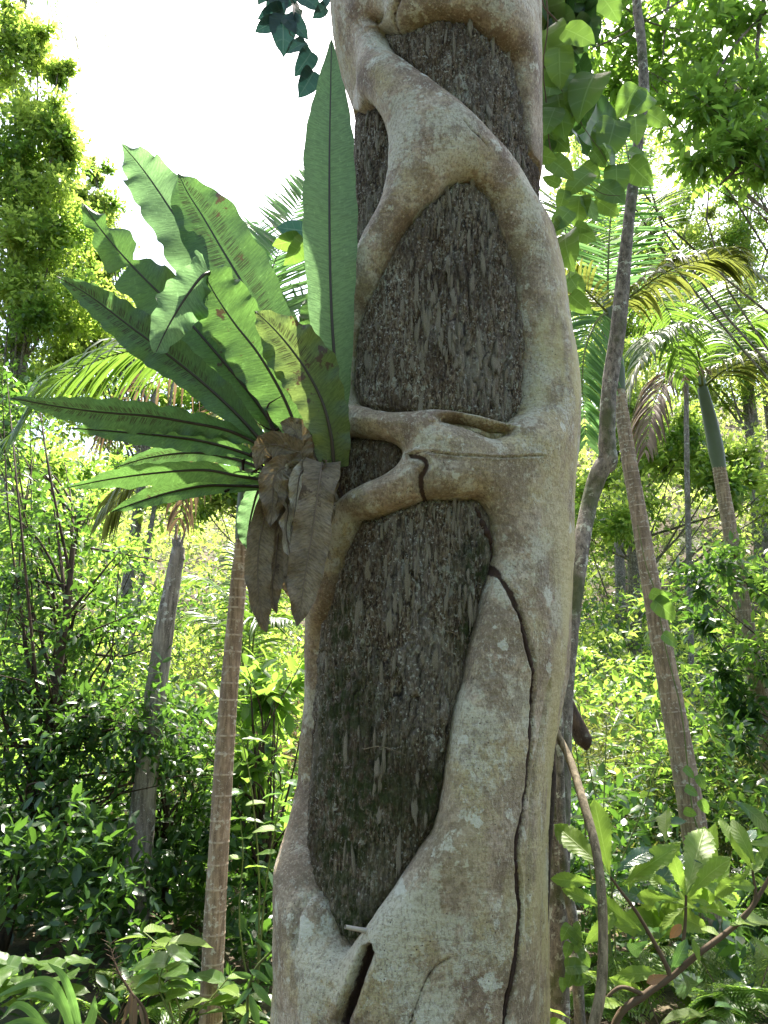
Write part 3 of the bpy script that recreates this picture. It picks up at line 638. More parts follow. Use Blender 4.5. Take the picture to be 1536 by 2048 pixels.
# dead skirt
D_ = dict(ribmat=RIBP, rib=.003)
frond([(585,935,2.70),(550,950,2.64),(535,1010,2.62),(518,1090,2.62),(516,1170,2.62),(524,1230,2.62),(533,1266,2.62)], 25, FR_D, 'brown dead frond with long point, outermost', seed=20, fold=.25, ripple=.25, freq=6, roll=.2, base=.8, **D_)
frond([(600,940,2.72),(575,965,2.67),(560,1040,2.66),(552,1120,2.66),(545,1180,2.66),(553,1228,2.66)], 26, FR_D, seed=21, fold=.2, ripple=.2, freq=6, roll=-.2, base=.8, **D_)
frond([(645,925,2.60),(640,955,2.55),(632,1010,2.54),(622,1080,2.54),(610,1150,2.54),(602,1210,2.54),(594,1253,2.54)], 35, FR_D, 'broad brown dead frond hanging beside the root', seed=22, fold=.1, ripple=.2, freq=5, base=.95, **D_)
frond([(600,930,2.66),(578,940,2.61),(568,975,2.6),(576,1020,2.6),(572,1060,2.6),(580,1110,2.6),(583,1145,2.6)], 15, FR_W, 'bleached curled dead frond', seed=23, fold=.5, ripple=.5, freq=5, roll=.5, base=.9, **D_)
frond([(590,935,2.63),(562,938,2.585),(548,960,2.58),(545,1010,2.585),(541,1055,2.59)], 26, FR_D, seed=24, fold=.35, ripple=.4, freq=4, base=1., **D_)
frond([(615,935,2.62),(600,950,2.58),(594,990,2.575),(588,1035,2.58)], 17, FR_W, seed=28, fold=.45, ripple=.4, freq=4, base=1., **D_)
frond([(560,960,2.8),(556,1030,2.8),(572,1110,2.8),(590,1170,2.8),(600,1215,2.8)], 30, FR_D, seed=25, fold=.2, base=.8, **D_)
frond([(640,900,2.66),(600,905,2.60),(552,890,2.585),(525,900,2.59),(512,940,2.6)], 26, FR_D, seed=26, fold=.3, base=.9, **D_)
frond([(620,960,2.64),(600,905,2.6),(590,862,2.6),(560,845,2.62)], 26, FR_D, seed=27, fold=.3, base=.9, **D_)
for k, (x, y, L, w, dx, mt) in enumerate([(560, 930, 150, 13, -12, FR_D), (598, 945, 190, 15, 6, FR_D), (640, 960, 120, 14, 10, FR_D), (664, 950, 170, 12, -6, FR_D), (535, 940, 90, 14, -14, FR_D), (610, 950, 110, 9, 4, FR_W), (655, 940, 70, 18, -8, FR_D), (580, 950, 260, 12, 4, FR_D)]):
    frond([(x + 18, y - 35, 2.68), (x, y - 10, 2.62), (x + dx * .4, y + L * .3, 2.60 + .02 * (k % 3)), (x + dx * .7 + 8 * (-1) ** k, y + L * .65, 2.6 + .02 * (k % 3)), (x + dx, y + L, 2.61)], w, mt, seed=40 + k, fold=.5, ripple=.6, freq=4, base=.9, roll=(-1) ** k * .6, ribmat=RIBP, rib=.002)
# fibrous root ball that holds the rosette
rb = []
g = np.random.default_rng(4)
for k in range(260):
    a = P(600 + g.normal() * 42, 915 + g.normal() * 34, 2.8 + g.normal() * .06) - nest_c
    d = norm(g.normal(size=3)) * .1
    rb.append(tube([a, a + d * .5 + g.normal(size=3) * .02, a + d], [.006, .004, .001], 5, n=6, cap=False))
V, F, U = join(rb); o = link('root_ball', mesh_np('root_ball', V, F), plain_mat('root_ball_fibre', (.035, .02, .014), .9, .6), fern)
th, ph = np.meshgrid(np.linspace(0, 2 * np.pi, 40), np.linspace(0, np.pi, 24))
rr = 1 + (fbm(th * 3, ph * 5, 3) - .5) * .9
S = np.stack([np.sin(ph) * np.cos(th) * .14 * rr, np.sin(ph) * np.sin(th) * .13 * rr, np.cos(ph) * .13 * rr], -1)
S += P(618, 915, 2.87) - nest_c
i = np.arange(23)[:, None] * 40; j = np.arange(39)[None]
link('root_core', mesh_np('root_core', S.reshape(-1, 3), np.stack([i + j, i + j + 1, i + 41 + j, i + 40 + j], -1).reshape(-1, 4)), bpy.data.materials['root_ball_fibre'], fern)

# ------------------------------------------------------------------ palms
def frond_leaflets(C, n, length, width, side_spread=1.0, droop=.6, seed=0, fan=.55, prof=None, segs=5, plane=None):
    """pairs of narrow folded leaflets along a rachis C; returns list of (V, F)"""
    g = np.random.default_rng(seed); m = len(C); T = norm(np.gradient(C, axis=0)); out = []
    for k in range(n):
        f = .12 + .88 * k / (n - 1); i = min(m - 1, int(f * (m - 1))); t = T[i]
        sd = np.cross(t, [0, 0, 1.]); sd = norm(sd) if np.linalg.norm(sd) > .15 else norm(np.cross(t, [0, 1., 0]))
        if plane is not None: sd = norm(np.cross(t, plane))
        up = np.cross(sd, t)
        L0 = length * (np.interp(f, [0, .12, .4, .75, 1], [.5, .75, 1, .8, .35]) if prof is None else np.interp(f, *prof))
        for s in (-1, 1):
            L = L0 * (.85 + .25 * g.random()); d = norm(sd * s * side_spread + t * (fan + f * .6) + up * .15 + g.normal(size=3) * .07)
            q = [C[i]]; dd = d.copy()
            for a in range(segs):
                dd = norm(dd + np.array([0, 0, -1.]) * droop * (a + .5) / segs * .55); q.append(q[-1] + dd * L / segs)
            q = np.array(q); tt = norm(np.gradient(q, axis=0)); wv = norm(np.cross(tt, up + g.normal(size=3) * .25)); nn = np.cross(wv, tt)
            w = width * np.interp(np.linspace(0, 1, segs + 1), [0, .15, .5, 1], [.35, .9, 1, .06])[:, None]
            V = np.concatenate([q + wv * w - nn * w * .5, q, q - wv * w - nn * w * .5]); e = segs + 1; r = np.arange(segs)
            F = np.vstack([np.stack([r, r + 1, r + e + 1, r + e], -1), np.stack([r + e, r + e + 1, r + 2 * e + 1, r + 2 * e], -1)])
            out.append((V, F))
    return out
def palm_frond(palm, base, pts, n=42, length=.5, width=.013, mat=None, leafmat=None, separate=False, label=None, rib=.012, **k):
    C = spline(np.array(pts) - base, 60)
    o = link('frond', tube_mesh('frond_stalk', C[::3], [rib, rib * .7, rib * .35, .0015], 6, n=24), mat or GREEN_STEM, palm)
    if label: o['label'] = label
    lf = frond_leaflets(C, n, length, width, **k)
    if separate:
        for V, F in lf: link('leaflet', mesh_np('leaflet', V, F, smooth=True), leafmat, o)
    else:
        V = []; F = []; c = 0
        for a, b in lf: V.append(a); F.append(b + c); c += len(a)
        link('leaflets', mesh_np('leaflets', np.vstack(V), np.vstack(F)), leafmat, o)
    return o
def palm_trunk(palm, base, pts, rad, step, mat=PALM_TRUNK, n=None):
    """smooth trunk with raised leaf-scar rings that crowd together towards the top"""
    p = spline(np.array(pts) - base, 400); L = np.concatenate([[0], np.cumsum(np.linalg.norm(np.diff(p, axis=0), axis=1))]); tot = L[-1]
    x = 0; rings = []; g = np.random.default_rng(int(tot * 100))
    while x < tot: rings.append(x); x += step * (1 - .8 * (x / tot) ** 3) * (.85 + .3 * g.random())
    rings = np.array(rings); ll = np.linspace(0, tot, 700)
    dist = np.abs(ll[:, None] - rings[None]).min(1); rf = np.clip(1 - dist / .009, 0, 1)
    pp = np.stack([np.interp(ll, L, p[:, i]) for i in range(3)], -1)
    V, F, U = tube(pp, rad, 16, n=700, rough=.05, seed=3, cap=False)
    r0 = np.repeat(rf, 16); ax = np.repeat(pp, 16, axis=0); V = V + norm(V - ax) * (r0 * .0022)[:, None]
    jit = fbm(np.tile(np.arange(16) * .8, 700), np.repeat(ll * 30, 16), 3)
    return link('trunk', mesh_np('trunk', V, F, uv=U, attrs={'ring': np.clip(r0 * (.5 + jit), 0, 1)}), mat, palm)
def ln(a, b, k=5): return [np.array(a) * (1 - t) + np.array(b) * t for t in np.linspace(0, 1, k)]

# A: slender palm left of the tree
YA = 4.3
tA = [P(410, 2400, YA), P(421, 2048, YA), P(435, 1740, YA), P(455, 1420, YA), P(474, 1200, YA), P(486, 1078, YA)]
pa = thing('slender_palm', 'slender ringed palm trunk standing just left of the fig, crown behind the fern', 'palm', (tA[0][0], tA[0][1], float(ground_z(*tA[0][:2])) - .05))
bA = np.array(pa.location)
palm_trunk(pa, bA, [bA] + tA[1:], [.058, .056, .053, .051, .047, .043], .12)
shA = [P(486, 1080, YA), P(490, 1035, YA), P(494, 985, YA), P(500, 900, YA), P(506, 800, YA), P(508, 740, YA)]
link('crownshaft', tube_mesh('crownshaft', np.array(shA) - bA, [.045, .055, .052, .045, .035, .028], 16, n=40, rough=.05), SHAFT, pa)
cA = P(506, 770, YA)
palm_frond(pa, bA, [cA, P(508, 660, YA + .3), P(530, 585, YA + .5), P(556, 505, YA + .6), P(590, 425, YA + .8), P(630, 350, YA + 1)], 60, .72, .017, leafmat=GPB, droop=.05, fan=.75, seed=1, side_spread=1., plane=np.array([.1, 1., .25]), label='upright frond between the fern fronds', separate=True, rib=.009)
palm_frond(pa, bA, [cA, P(494, 690, YA + .4), P(492, 610, YA + .6), P(500, 530, YA + .8), P(518, 450, YA + 1.)], 44, .6, .015, leafmat=GPB, droop=.2, fan=.8, seed=8, plane=np.array([.3, 1., .2]))
palm_frond(pa, bA, [cA, P(560, 700, YA + .3), P(640, 640, YA + .5), P(720, 600, YA + .6), P(800, 620, YA + .6)], 40, .6, .016, leafmat=GPB, droop=.3, seed=2, plane=np.array([0, 1., .3]))
palm_frond(pa, bA, [cA, P(440, 700, YA), P(340, 690, YA - .1), P(220, 712, YA - .2), P(110, 765, YA - .3), P(20, 870, YA - .4)], 52, .62, .015, leafmat=GP, droop=1.1, seed=3)
palm_frond(pa, bA, [cA, P(430, 740, YA + .4), P(350, 745, YA + .6), P(250, 800, YA + .7), P(190, 890, YA + .7)], 24, .5, .011, leafmat=DRY, droop=1.7, seed=4, mat=BROWN_STEM, label='withered brown frond hanging down')
palm_frond(pa, bA, [cA, P(450, 840, YA - .3), P(370, 880, YA - .5), P(280, 940, YA - .6), P(215, 1030, YA - .6)], 44, .55, .014, leafmat=GPY, droop=1.3, seed=5)
palm_frond(pa, bA, [cA, P(520, 700, YA + .6), P(560, 650, YA + 1.2), P(600, 700, YA + 1.8)], 30, .6, .014, leafmat=GP, droop=.8, seed=6)
palm_frond(pa, bA, [cA, P(430, 830, YA + .5), P(380, 950, YA + .7), P(355, 1050, YA + .7)], 20, .4, .012, leafmat=DRY, droop=1.8, seed=7, mat=BROWN_STEM)

# B: leaning palm right of the tree
YB = 5.4
tB = [P(1470, 2260, YB), P(1437, 2048, YB), P(1410, 1800, YB), P(1372, 1560, YB), P(1325, 1300, YB), P(1283, 1060, YB), P(1255, 900, YB), P(1238, 780, YB)]
pb = thing('leaning_palm', 'leaning palm with pink brown ringed trunk, right of the fig and climbed by a vine', 'palm', (tB[0][0], tB[0][1], float(ground_z(*tB[0][:2])) - .05))
bB = np.array(pb.location)
palm_trunk(pb, bB, [bB] + tB[1:], [.1, .092, .086, .08, .072, .062, .056, .045], .125)
shB = [P(1238, 782, YB), P(1234, 740, YB), P(1226, 680, YB), P(1219, 640, YB), P(1214, 600, YB)]
link('crownshaft', tube_mesh('crownshaft', np.array(shB) - bB, [.05, .058, .056, .045, .03], 14, n=30, rough=.05), SHAFT, pb)
cB = P(1216, 625, YB)
palm_frond(pb, bB, [cB, P(1216, 540, YB), P(1222, 430, YB + .1), P(1238, 330, YB + .3), P(1262, 240, YB + .6)], 50, .62, .017, leafmat=GPB, droop=.15, fan=.35, seed=11, plane=np.array([.1, 1., .2]), label='tall upright frond in the middle of the crown', separate=True)
palm_frond(pb, bB, [cB, P(1190, 560, YB + .2), P(1160, 480, YB + .5), P(1130, 420, YB + .8), P(1080, 380, YB + 1)], 38, .5, .015, leafmat=GP, droop=.35, seed=12)
palm_frond(pb, bB, [cB, P(1262, 592, YB - .1), P(1330, 545, YB - .2), P(1400, 520, YB - .4), P(1470, 520, YB - .5), P(1560, 575, YB - .7)], 52, .5, .016, leafmat=GPY, droop=1.3, seed=13, label='arching yellowish frond with drooping leaflets')
palm_frond(pb, bB, [cB, P(1195, 640, YB - .3), P(1170, 700, YB - .5), P(1165, 780, YB - .6), P(1172, 880, YB - .6)], 44, .42, .016, leafmat=GPB, droop=.5, seed=14, plane=np.array([.2, 1., .2]))
palm_frond(pb, bB, [cB, P(1235, 540, YB + .6), P(1290, 430, YB + 1.2), P(1340, 360, YB + 1.8), P(1400, 340, YB + 2.4)], 44, .6, .016, leafmat=GP, droop=.6, seed=15)
palm_frond(pb, bB, [cB, P(1260, 600, YB + .7), P(1320, 600, YB + 1.2), P(1350, 660, YB + 1.6), P(1370, 760, YB + 1.8)], 44, .6, .015, leafmat=GP, droop=.9, seed=16)
palm_frond(pb, bB, [cB, P(1160, 590, YB + .6), P(1100, 610, YB + 1.), P(1040, 680, YB + 1.3)], 30, .5, .015, leafmat=GP, droop=.9, seed=17)
palm_frond(pb, bB, [cB, P(1190, 600, YB - .2), P(1150, 560, YB - .3), P(1110, 545, YB - .4)], 20, .4, .014, leafmat=GPY, droop=.9, seed=18)

# C: farther palm at the right edge
YC = 8.5
tC = [P(1560, 1640, YC), P(1540, 1500, YC), P(1508, 1330, YC), P(1483, 1200, YC), P(1460, 1060, YC), P(1438, 935, YC)]
pc = thing('distant_palm', 'farther palm near the right edge with a green crownshaft and shaggy crown', 'palm', (tC[0][0], tC[0][1], float(ground_z(*tC[0][:2])) - .1))
bC = np.array(pc.location)
palm_trunk(pc, bC, [bC] + tC, [.1, .1, .095, .09, .085, .08, .072], .15)
link('crownshaft', tube_mesh('crownshaft', np.array([P(1439, 938, YC), P(1432, 900, YC), P(1420, 840, YC), P(1408, 790, YC), P(1400, 750, YC)]) - bC, [.075, .09, .08, .065, .04], 14, n=30), SHAFT, pc)
cC = P(1406, 775, YC)
for k, (pl, lm, dr, ln_) in enumerate([
    ([P(1385, 690, YC), P(1360, 600, YC + .2), P(1350, 520, YC + .4)], GP, .4, .9),
    ([P(1360, 690, YC + .1), P(1310, 690, YC + .2), P(1270, 740, YC + .2), P(1240, 830, YC + .2)], GPY, 1.4, .8),
    ([P(1350, 740, YC - .4), P(1310, 800, YC - .6), P(1290, 900, YC - .7)], DRY, 1.4, .7),
    ([P(1440, 690, YC), P(1490, 650, YC - .1), P(1560, 640, YC - .2), P(1640, 700, YC - .3)], GP, 1.2, .9),
    ([P(1450, 740, YC - .3), P(1510, 720, YC - .5), P(1570, 760, YC - .6), P(1620, 840, YC - .6)], GPY, 1.4, .8),
    ([P(1430, 700, YC + .8), P(1470, 640, YC + 1.6), P(1530, 640, YC + 2.2)], GP, .9, .9),
    ([P(1395, 700, YC - .7), P(1370, 660, YC - 1.3), P(1320, 660, YC - 1.8), P(1280, 720, YC - 2.)], GP, 1.1, .7),
    ([P(1390, 660, YC + .9), P(1410, 590, YC + 1.5), P(1450, 560, YC + 2.2)], GP, .8, .9)]):
    palm_frond(pc, bC, [cC] + pl, 42, ln_, .018, leafmat=lm, droop=dr, seed=30 + k, rib=.016)

# D: palm crown high in the top left corner
YD = 15.5
pd = thing('corner_palm', 'tall palm whose drooping crown hangs into the top left corner', 'palm', (P(30, 1500, YD)[0] - .4, YD, float(ground_z(-7.6, YD))))
bD = np.array(pd.location)
cD = P(52, -40, YD)
palm_trunk(pd, bD, [bD, bD + [.1, 0, 3], P(-40, 400, YD), P(36, 60, YD), cD], [.14, .13, .12, .11, .09], .2, GREY_BARK)
for k, (pl, lm, dr) in enumerate([
    ([P(70, -60, YD), P(110, -20, YD), P(140, 40, YD), P(155, 100, YD)], GPY, 1.2), ([P(90, -90, YD), P(150, -60, YD), P(200, 20, YD), P(215, 130, YD)], GPY, .5),
    ([P(40, -10, YD - .5), P(60, 50, YD - .8), P(75, 120, YD - 1)], GY, 1.3), ([P(20, -60, YD), P(-30, -10, YD), P(-50, 90, YD)], GP, 1.2),
    ([P(90, -20, YD + .5), P(130, 80, YD + .8), P(150, 180, YD + .8)], GP, 1.2)]):
    palm_frond(pd, bD, [cD] + pl, 36, .8, .02, leafmat=lm, droop=dr, seed=50 + k, rib=.015)

# E: young stemless palm low behind the slender palm
YE = 7.2
bE = P(500, 1420, YE); bE[2] = ground_z(bE[0], bE[1])
pe = thing('young_palm', 'young palm with arching feather fronds low behind the slender palm', 'palm', bE)
for k, pl in enumerate([[P(485, 1290, YE), P(455, 1200, YE), P(400, 1160, YE), P(330, 1180, YE - .1), P(240, 1255, YE - .2)],
                        [P(500, 1260, YE), P(520, 1170, YE), P(560, 1130, YE), P(610, 1160, YE)], [P(480, 1300, YE + .3), P(440, 1250, YE + .5), P(390, 1230, YE + .6), P(330, 1270, YE + .6)],
                        [P(505, 1300, YE - .3), P(530, 1240, YE - .5), P(580, 1240, YE - .7)], [P(500, 1250, YE + .2), P(490, 1150, YE + .6), P(470, 1090, YE + .9)]]):
    palm_frond(pe, bE, [bE] + pl, 46, .42, .014, leafmat=GP, droop=.9, seed=60 + k)

# ------------------------------------------------------------------ large single leaves
def big_leaf_mat(name, c1, c2, tcol, trans=.45, rough=.45, vein=(.25, .3, .12), nv=9., back=False, spec=.35):
    m, nt = nm(name); n = N(nt); ob = n('TexCoord').outputs['Object']; uv = n('TexCoord').outputs['UV']
    oi = n('ObjectInfo').outputs['Random']; sx = n('SeparateXYZ', {0: uv}); av = n.math('ABSOLUTE', sx.outputs[1])
    ph = n.math('MULTIPLY', n.math('SUBTRACT', sx.outputs[0], n.math('MULTIPLY', av, .16)), nv)
    fr = n.math('ABSOLUTE', n.math('SUBTRACT', n.math('FRACT', ph), .5)); vl = n.ramp(fr, [(.0, 1.), (.09, 0.)])
    mid = n.ramp(av, [(.02, 1.), (.06, 0.)]); v = n.math('MAXIMUM', n.math('MULTIPLY', vl, .55), mid)
    big = n.noise(ob, 5., 4)
    c = n.mix(n.math('ADD', n.math('MULTIPLY', oi, .6), n.math('MULTIPLY', big, .4)), c1, c2); c = n.mix(n.math('MULTIPLY', v, .75), c, vein)
    sp = n.ramp(n.noise(ob, 14., 6, .7), [(.69, 0.), (.71, 1.)]); c = n.mix(sp, c, (.09, .05, .02))
    t = n.mix(n.math('MULTIPLY', v, .45), tcol, tuple(min(1, x * 1.5 + .05) for x in tcol)); t = n.mix(sp, t, (.08, .05, .02))
    t = n.mix(n.math('MULTIPLY', oi, .5), t, tuple(x * .55 for x in tcol))
    h = n.math('SUBTRACT', n.math('MULTIPLY', fr, 2.), v); nrm = n.bump(h, .5, .0012)
    pr = n('BsdfPrincipled', {'Base Color': c, 'Roughness': rough, 'Specular IOR Level': spec, 'Normal': nrm})
    n.out(n('MixShader', {0: trans, 1: pr.outputs[0], 2: n('BsdfTranslucent', {'Color': t}).outputs[0]}).outputs[0]); return m
OUT = {'heart': ([0, .05, .15, .3, .48, .65, .8, .9, .96, 1], [.22, .62, .9, 1., .98, .84, .56, .28, .12, .0]),
       'ovate': ([0, .1, .3, .5, .7, .9, 1], [.06, .5, .95, 1., .8, .3, 0]),
       'obovate': ([0, .1, .3, .55, .72, .88, 1], [.05, .2, .55, .92, 1., .62, 0]),
       'strap': ([0, .1, .4, .7, .9, 1], [.5, .8, 1, .85, .4, 0])}
def blade(name, kind, W, n=22, m=4, cup=.25, droop=.18, serr=0, wav=.03, seed=0, mat=None):
    g = np.random.default_rng(seed); f = np.linspace(0, 1, n); ff = spline(np.array(OUT[kind]).T, 60); w = np.clip(np.interp(f, ff[:, 0], ff[:, 1]), 0, 2) * W / 2
    w = np.where(f <= 0.001, w * .5, w)
    if serr: w = w * (1 + .20 * (1 - ((f * serr) % 1)) - .10)
    v = np.linspace(-1, 1, 2 * m + 1); ph = g.random() * 9
    Y = w[:, None] * v[None]; Z = np.abs(Y) * cup - droop * f[:, None] ** 2 + wav * W * np.sin(f[:, None] * 18 + ph + v[None] * 2) * np.abs(v[None]) ** 2
    X = np.repeat(f[:, None], 2 * m + 1, 1) - (np.abs(v[None]) ** 2 * w[:, None] * (.25 if kind == 'heart' else 0)) * (1 - f[:, None]) - droop * .5 * droop * f[:, None] ** 2
    V = np.stack([X, Y, Z], -1).reshape(-1, 3); i = np.arange(n - 1)[:, None] * (2 * m + 1); j = np.arange(2 * m)[None]
    F = np.stack([i + j, i + j + 1, i + 2 * m + 2 + j, i + 2 * m + 1 + j], -1).reshape(-1, 4)
    me = mesh_np(name, V, F, uv=np.stack([np.repeat(f, 2 * m + 1), np.tile(v, n)], -1)); me.materials.append(mat); return me
def put_leaf(parent, me, base, d, up, L, name='leaf'):
    """a leaf with its stalk end at base (relative to parent), pointing along d"""
    d = Vector(d).normalized(); up = Vector(up); s = up.cross(d)
    if s.length < .05: s = Vector((1, .2, 0)).cross(d)
    s.normalize(); nn = d.cross(s); M = Matrix((d, s, nn)).transposed().to_4x4() @ Matrix.Diagonal((L, L, L, 1)); M.translation = Vector(base)
    o = link(name, me, None, parent); o.matrix_local = M; return o
M_VINE = big_leaf_mat('vine_leaf_green', (.045, .095, .018), (.085, .15, .03), (.20, .36, .05), .45, .4, (.14, .22, .09), 4.)
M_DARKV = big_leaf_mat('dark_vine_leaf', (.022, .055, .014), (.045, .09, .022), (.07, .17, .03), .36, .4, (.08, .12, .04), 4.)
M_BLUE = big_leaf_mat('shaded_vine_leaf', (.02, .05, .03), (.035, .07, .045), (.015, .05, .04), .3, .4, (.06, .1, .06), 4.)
M_SERR = big_leaf_mat('toothed_leaf', (.10, .17, .02), (.15, .23, .035), (.28, .45, .06), .45, .5, (.24, .30, .08), 11.)
M_SERR2 = big_leaf_mat('toothed_leaf_glossy', (.03, .075, .025), (.055, .11, .04), (.12, .26, .05), .3, .28, (.14, .2, .08), 11., spec=.7)
M_GING = big_leaf_mat('strap_leaf', (.04, .10, .025), (.08, .17, .05), (.2, .4, .08), .4, .3, (.16, .25, .1), 2.)
M_BRN = big_leaf_mat('withered_leaf', (.2, .11, .05), (.3, .17, .08), (.35, .18, .06), .35, .6, (.3, .2, .1), 9.)
heart = [blade('leaf', 'heart', .66, seed=s, cup=.08 + .06 * s, droop=.15 + .12 * s, mat=M_VINE) for s in range(3)]
heartd = [blade('leaf', 'heart', .62, seed=5 + s, cup=.2, droop=.2 + .1 * s, mat=M_DARKV) for s in range(2)]
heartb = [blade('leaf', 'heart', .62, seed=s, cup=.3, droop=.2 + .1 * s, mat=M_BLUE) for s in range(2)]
serr = [blade('leaf', 'obovate', .31, n=66, seed=s, cup=.22, droop=.12 + .16 * s, serr=13, wav=.06, mat=(M_SERR, M_SERR, M_SERR2)[s % 3]) for s in range(6)]
ovat = [blade('leaf', 'ovate', .42, n=12, m=3, seed=s, cup=.25, droop=.15 + .1 * s, mat=GMx) for s, GMx in enumerate([M_VINE, M_SERR, M_GING])]
strap = [blade('leaf', 'strap', .09, n=30, m=3, seed=s, cup=.5, droop=.5 + .3 * s, mat=M_GING) for s in range(2)]
ging = [blade('leaf', 'ovate', .24, n=20, m=3, seed=s, cup=.3, droop=.25 + .2 * s, mat=M_GING) for s in range(2)]
rl = random.Random(9)
def to_dir(a, b): return b - a
def px_leaf(parent, off0, me, base, tip, Yt=None, up=None, name='leaf'):
    """leaf from base (px,py,Y) to tip (px,py,Y)"""
    a = P(*base); b = P(*tip); d = b - a; L = np.linalg.norm(d)
    if up is None: v = norm(np.array([0, 0, CAMZ]) - a); up = v + np.array([rl.gauss(0, .3), rl.gauss(0, .2), .25 + rl.gauss(0, .25)])
    return put_leaf(parent, me, a - off0, d, up, L, name)

# leafy vine hanging right of the upper trunk
YV = 3.25
vn_ = thing('hanging_vine', 'broad leaved vine hanging beside the upper right of the great trunk', 'vine', P(1085, -60, YV))
oV = np.array(vn_.location)
for q, r in (([(1085, -60), (1096, 40), (1086, 130), (1092, 200), (1098, 280), (1112, 340), (1126, 400), (1138, 440)], .004),
             ([(1120, -60), (1085, 0), (1112, 40), (1130, 58)], .006), ([(1150, 180), (1158, 235), (1178, 270), (1200, 300), (1218, 330)], .0025),
             ([(1086, 130), (1130, 190), (1150, 230)], .003), ([(1112, 330), (1150, 345), (1200, 385), (1240, 392)], .0025), ([(1098, 280), (1105, 330), (1120, 390), (1135, 500), (1142, 640)], .003)):
    link('stem', tube_mesh('stem', [P(x, y, YV) - oV for x, y in q], [r, r * .8, r * .5], 7, rough=.2), BROWN_STEM, vn_)
VL = [((1130,58),(1188,80),3.05),((1118,95),(1120,165),3.1),((1090,60),(1095,150),3.3),((1085,95),(1140,180),3.35),((1160,150),(1150,215),3.2),((1190,148),(1150,205),3.15),((1100,175),(1085,265),3.3),((1115,190),(1130,262),3.25),
      ((1085,190),(1100,250),3.4),((1110,215),(1090,262),3.2),((1275,172),(1240,225),3.4),((1300,190),(1268,215),3.4),((1295,225),(1335,250),3.4),((1270,232),(1275,278),3.4),((1230,240),(1218,300),3.4),((1215,255),(1190,290),3.45),
      ((1185,300),(1212,332),3.4),((1255,302),(1305,312),3.35),((1258,325),(1300,368),3.35),((1232,330),(1236,392),3.3),((1180,345),(1130,375),3.2),((1200,370),(1250,400),3.3),((1060,305),(1110,318),3.0),((1100,320),(1145,345),3.15),
      ((1120,370),(1085,350),3.2),((1130,380),(1120,420),3.2),((1160,392),(1150,440),3.3),((1170,395),(1195,440),3.3),((1140,420),(1105,455),3.1),((1150,450),(1180,462),3.2),((1125,440),(1100,475),3.1),((1190,400),(1240,425),3.35),
      ((1130,470),(1128,520),3.2),((1150,460),(1190,480),3.25),((1140,555),(1165,590),3.1),((1140,590),(1178,625),3.05),((1137,545),(1150,580),3.3),((1105,20),(1150,60),3.5),((1085,-20),(1100,60),3.5),((1090,260),(1140,300),3.5),((1200,-10),(1240,30),3.6),
      ((1230,310),(1190,315),3.35),((1245,340),(1280,330),3.5),((1105,270),(1140,255),3.4),((1165,330),(1200,345),3.45)]
for i, (a, b, y) in enumerate(VL): px_leaf(vn_, oV, heart[i % 3], (*a, y), (b[0], b[1], y - .04 + rl.gauss(0, .03)))
for i in range(64):
    x = 1085 + abs(rl.gauss(0, 48)); y = rl.uniform(-30, 290) - (x - 1085) * .2; L = rl.uniform(36, 62); a = rl.gauss(1.5, .6)
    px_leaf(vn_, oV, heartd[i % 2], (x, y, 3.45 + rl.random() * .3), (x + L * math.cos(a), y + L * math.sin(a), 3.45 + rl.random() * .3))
# dark sprig top left against the sky
sp = thing('shaded_sprig', 'dark leafy sprig silhouetted against white sky, top left of the trunk', 'branch', P(720, 95, 3.2)); oS = np.array(sp.location)
for q, r in (([(720, 95), (654, 89), (635, 91), (600, 80), (580, 69)], .0022), ([(635, 91), (615, 68)], .0014), ([(635, 91), (625, 102)], .0014), ([(580, 69), (572, 30), (570, -30)], .002), ([(650, 97), (628, 145)], .0012), ([(660, -20), (650, 15), (655, 40)], .0015)):
    link('stem', tube_mesh('stem', [P(x, y, 3.1) - oS for x, y in q], [r, r * .6], 6), BROWN_STEM, sp)
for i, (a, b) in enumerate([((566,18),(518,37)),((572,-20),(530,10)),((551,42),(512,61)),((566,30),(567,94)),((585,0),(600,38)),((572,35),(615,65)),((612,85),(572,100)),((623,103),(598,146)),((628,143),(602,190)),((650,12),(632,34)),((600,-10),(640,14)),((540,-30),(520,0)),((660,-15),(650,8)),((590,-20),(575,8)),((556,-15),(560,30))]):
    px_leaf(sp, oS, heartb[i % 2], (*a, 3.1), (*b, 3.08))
# second sprig behind the fern
sp2 = thing('sprig_behind_fern', 'two dark oval leaves on a stem showing behind the tall pale frond', 'branch', P(700, 480, 3.6)); o2 = np.array(sp2.location)
link('stem', tube_mesh('stem', [P(700, 480, 3.6) - o2, P(650, 490, 3.6) - o2, P(590, 480, 3.6) - o2], [.003, .0015], 6), BROWN_STEM, sp2)
for i, (a, b) in enumerate([((612, 462), (552, 455)), ((600, 478), (545, 492)), ((608, 480), (582, 530)), ((705, 430), (715, 350)), ((690, 520), (720, 560))]): px_leaf(sp2, o2, heartb[0] if i == 0 else heart[i % 3], (*a, 3.6), (*b, 3.58))

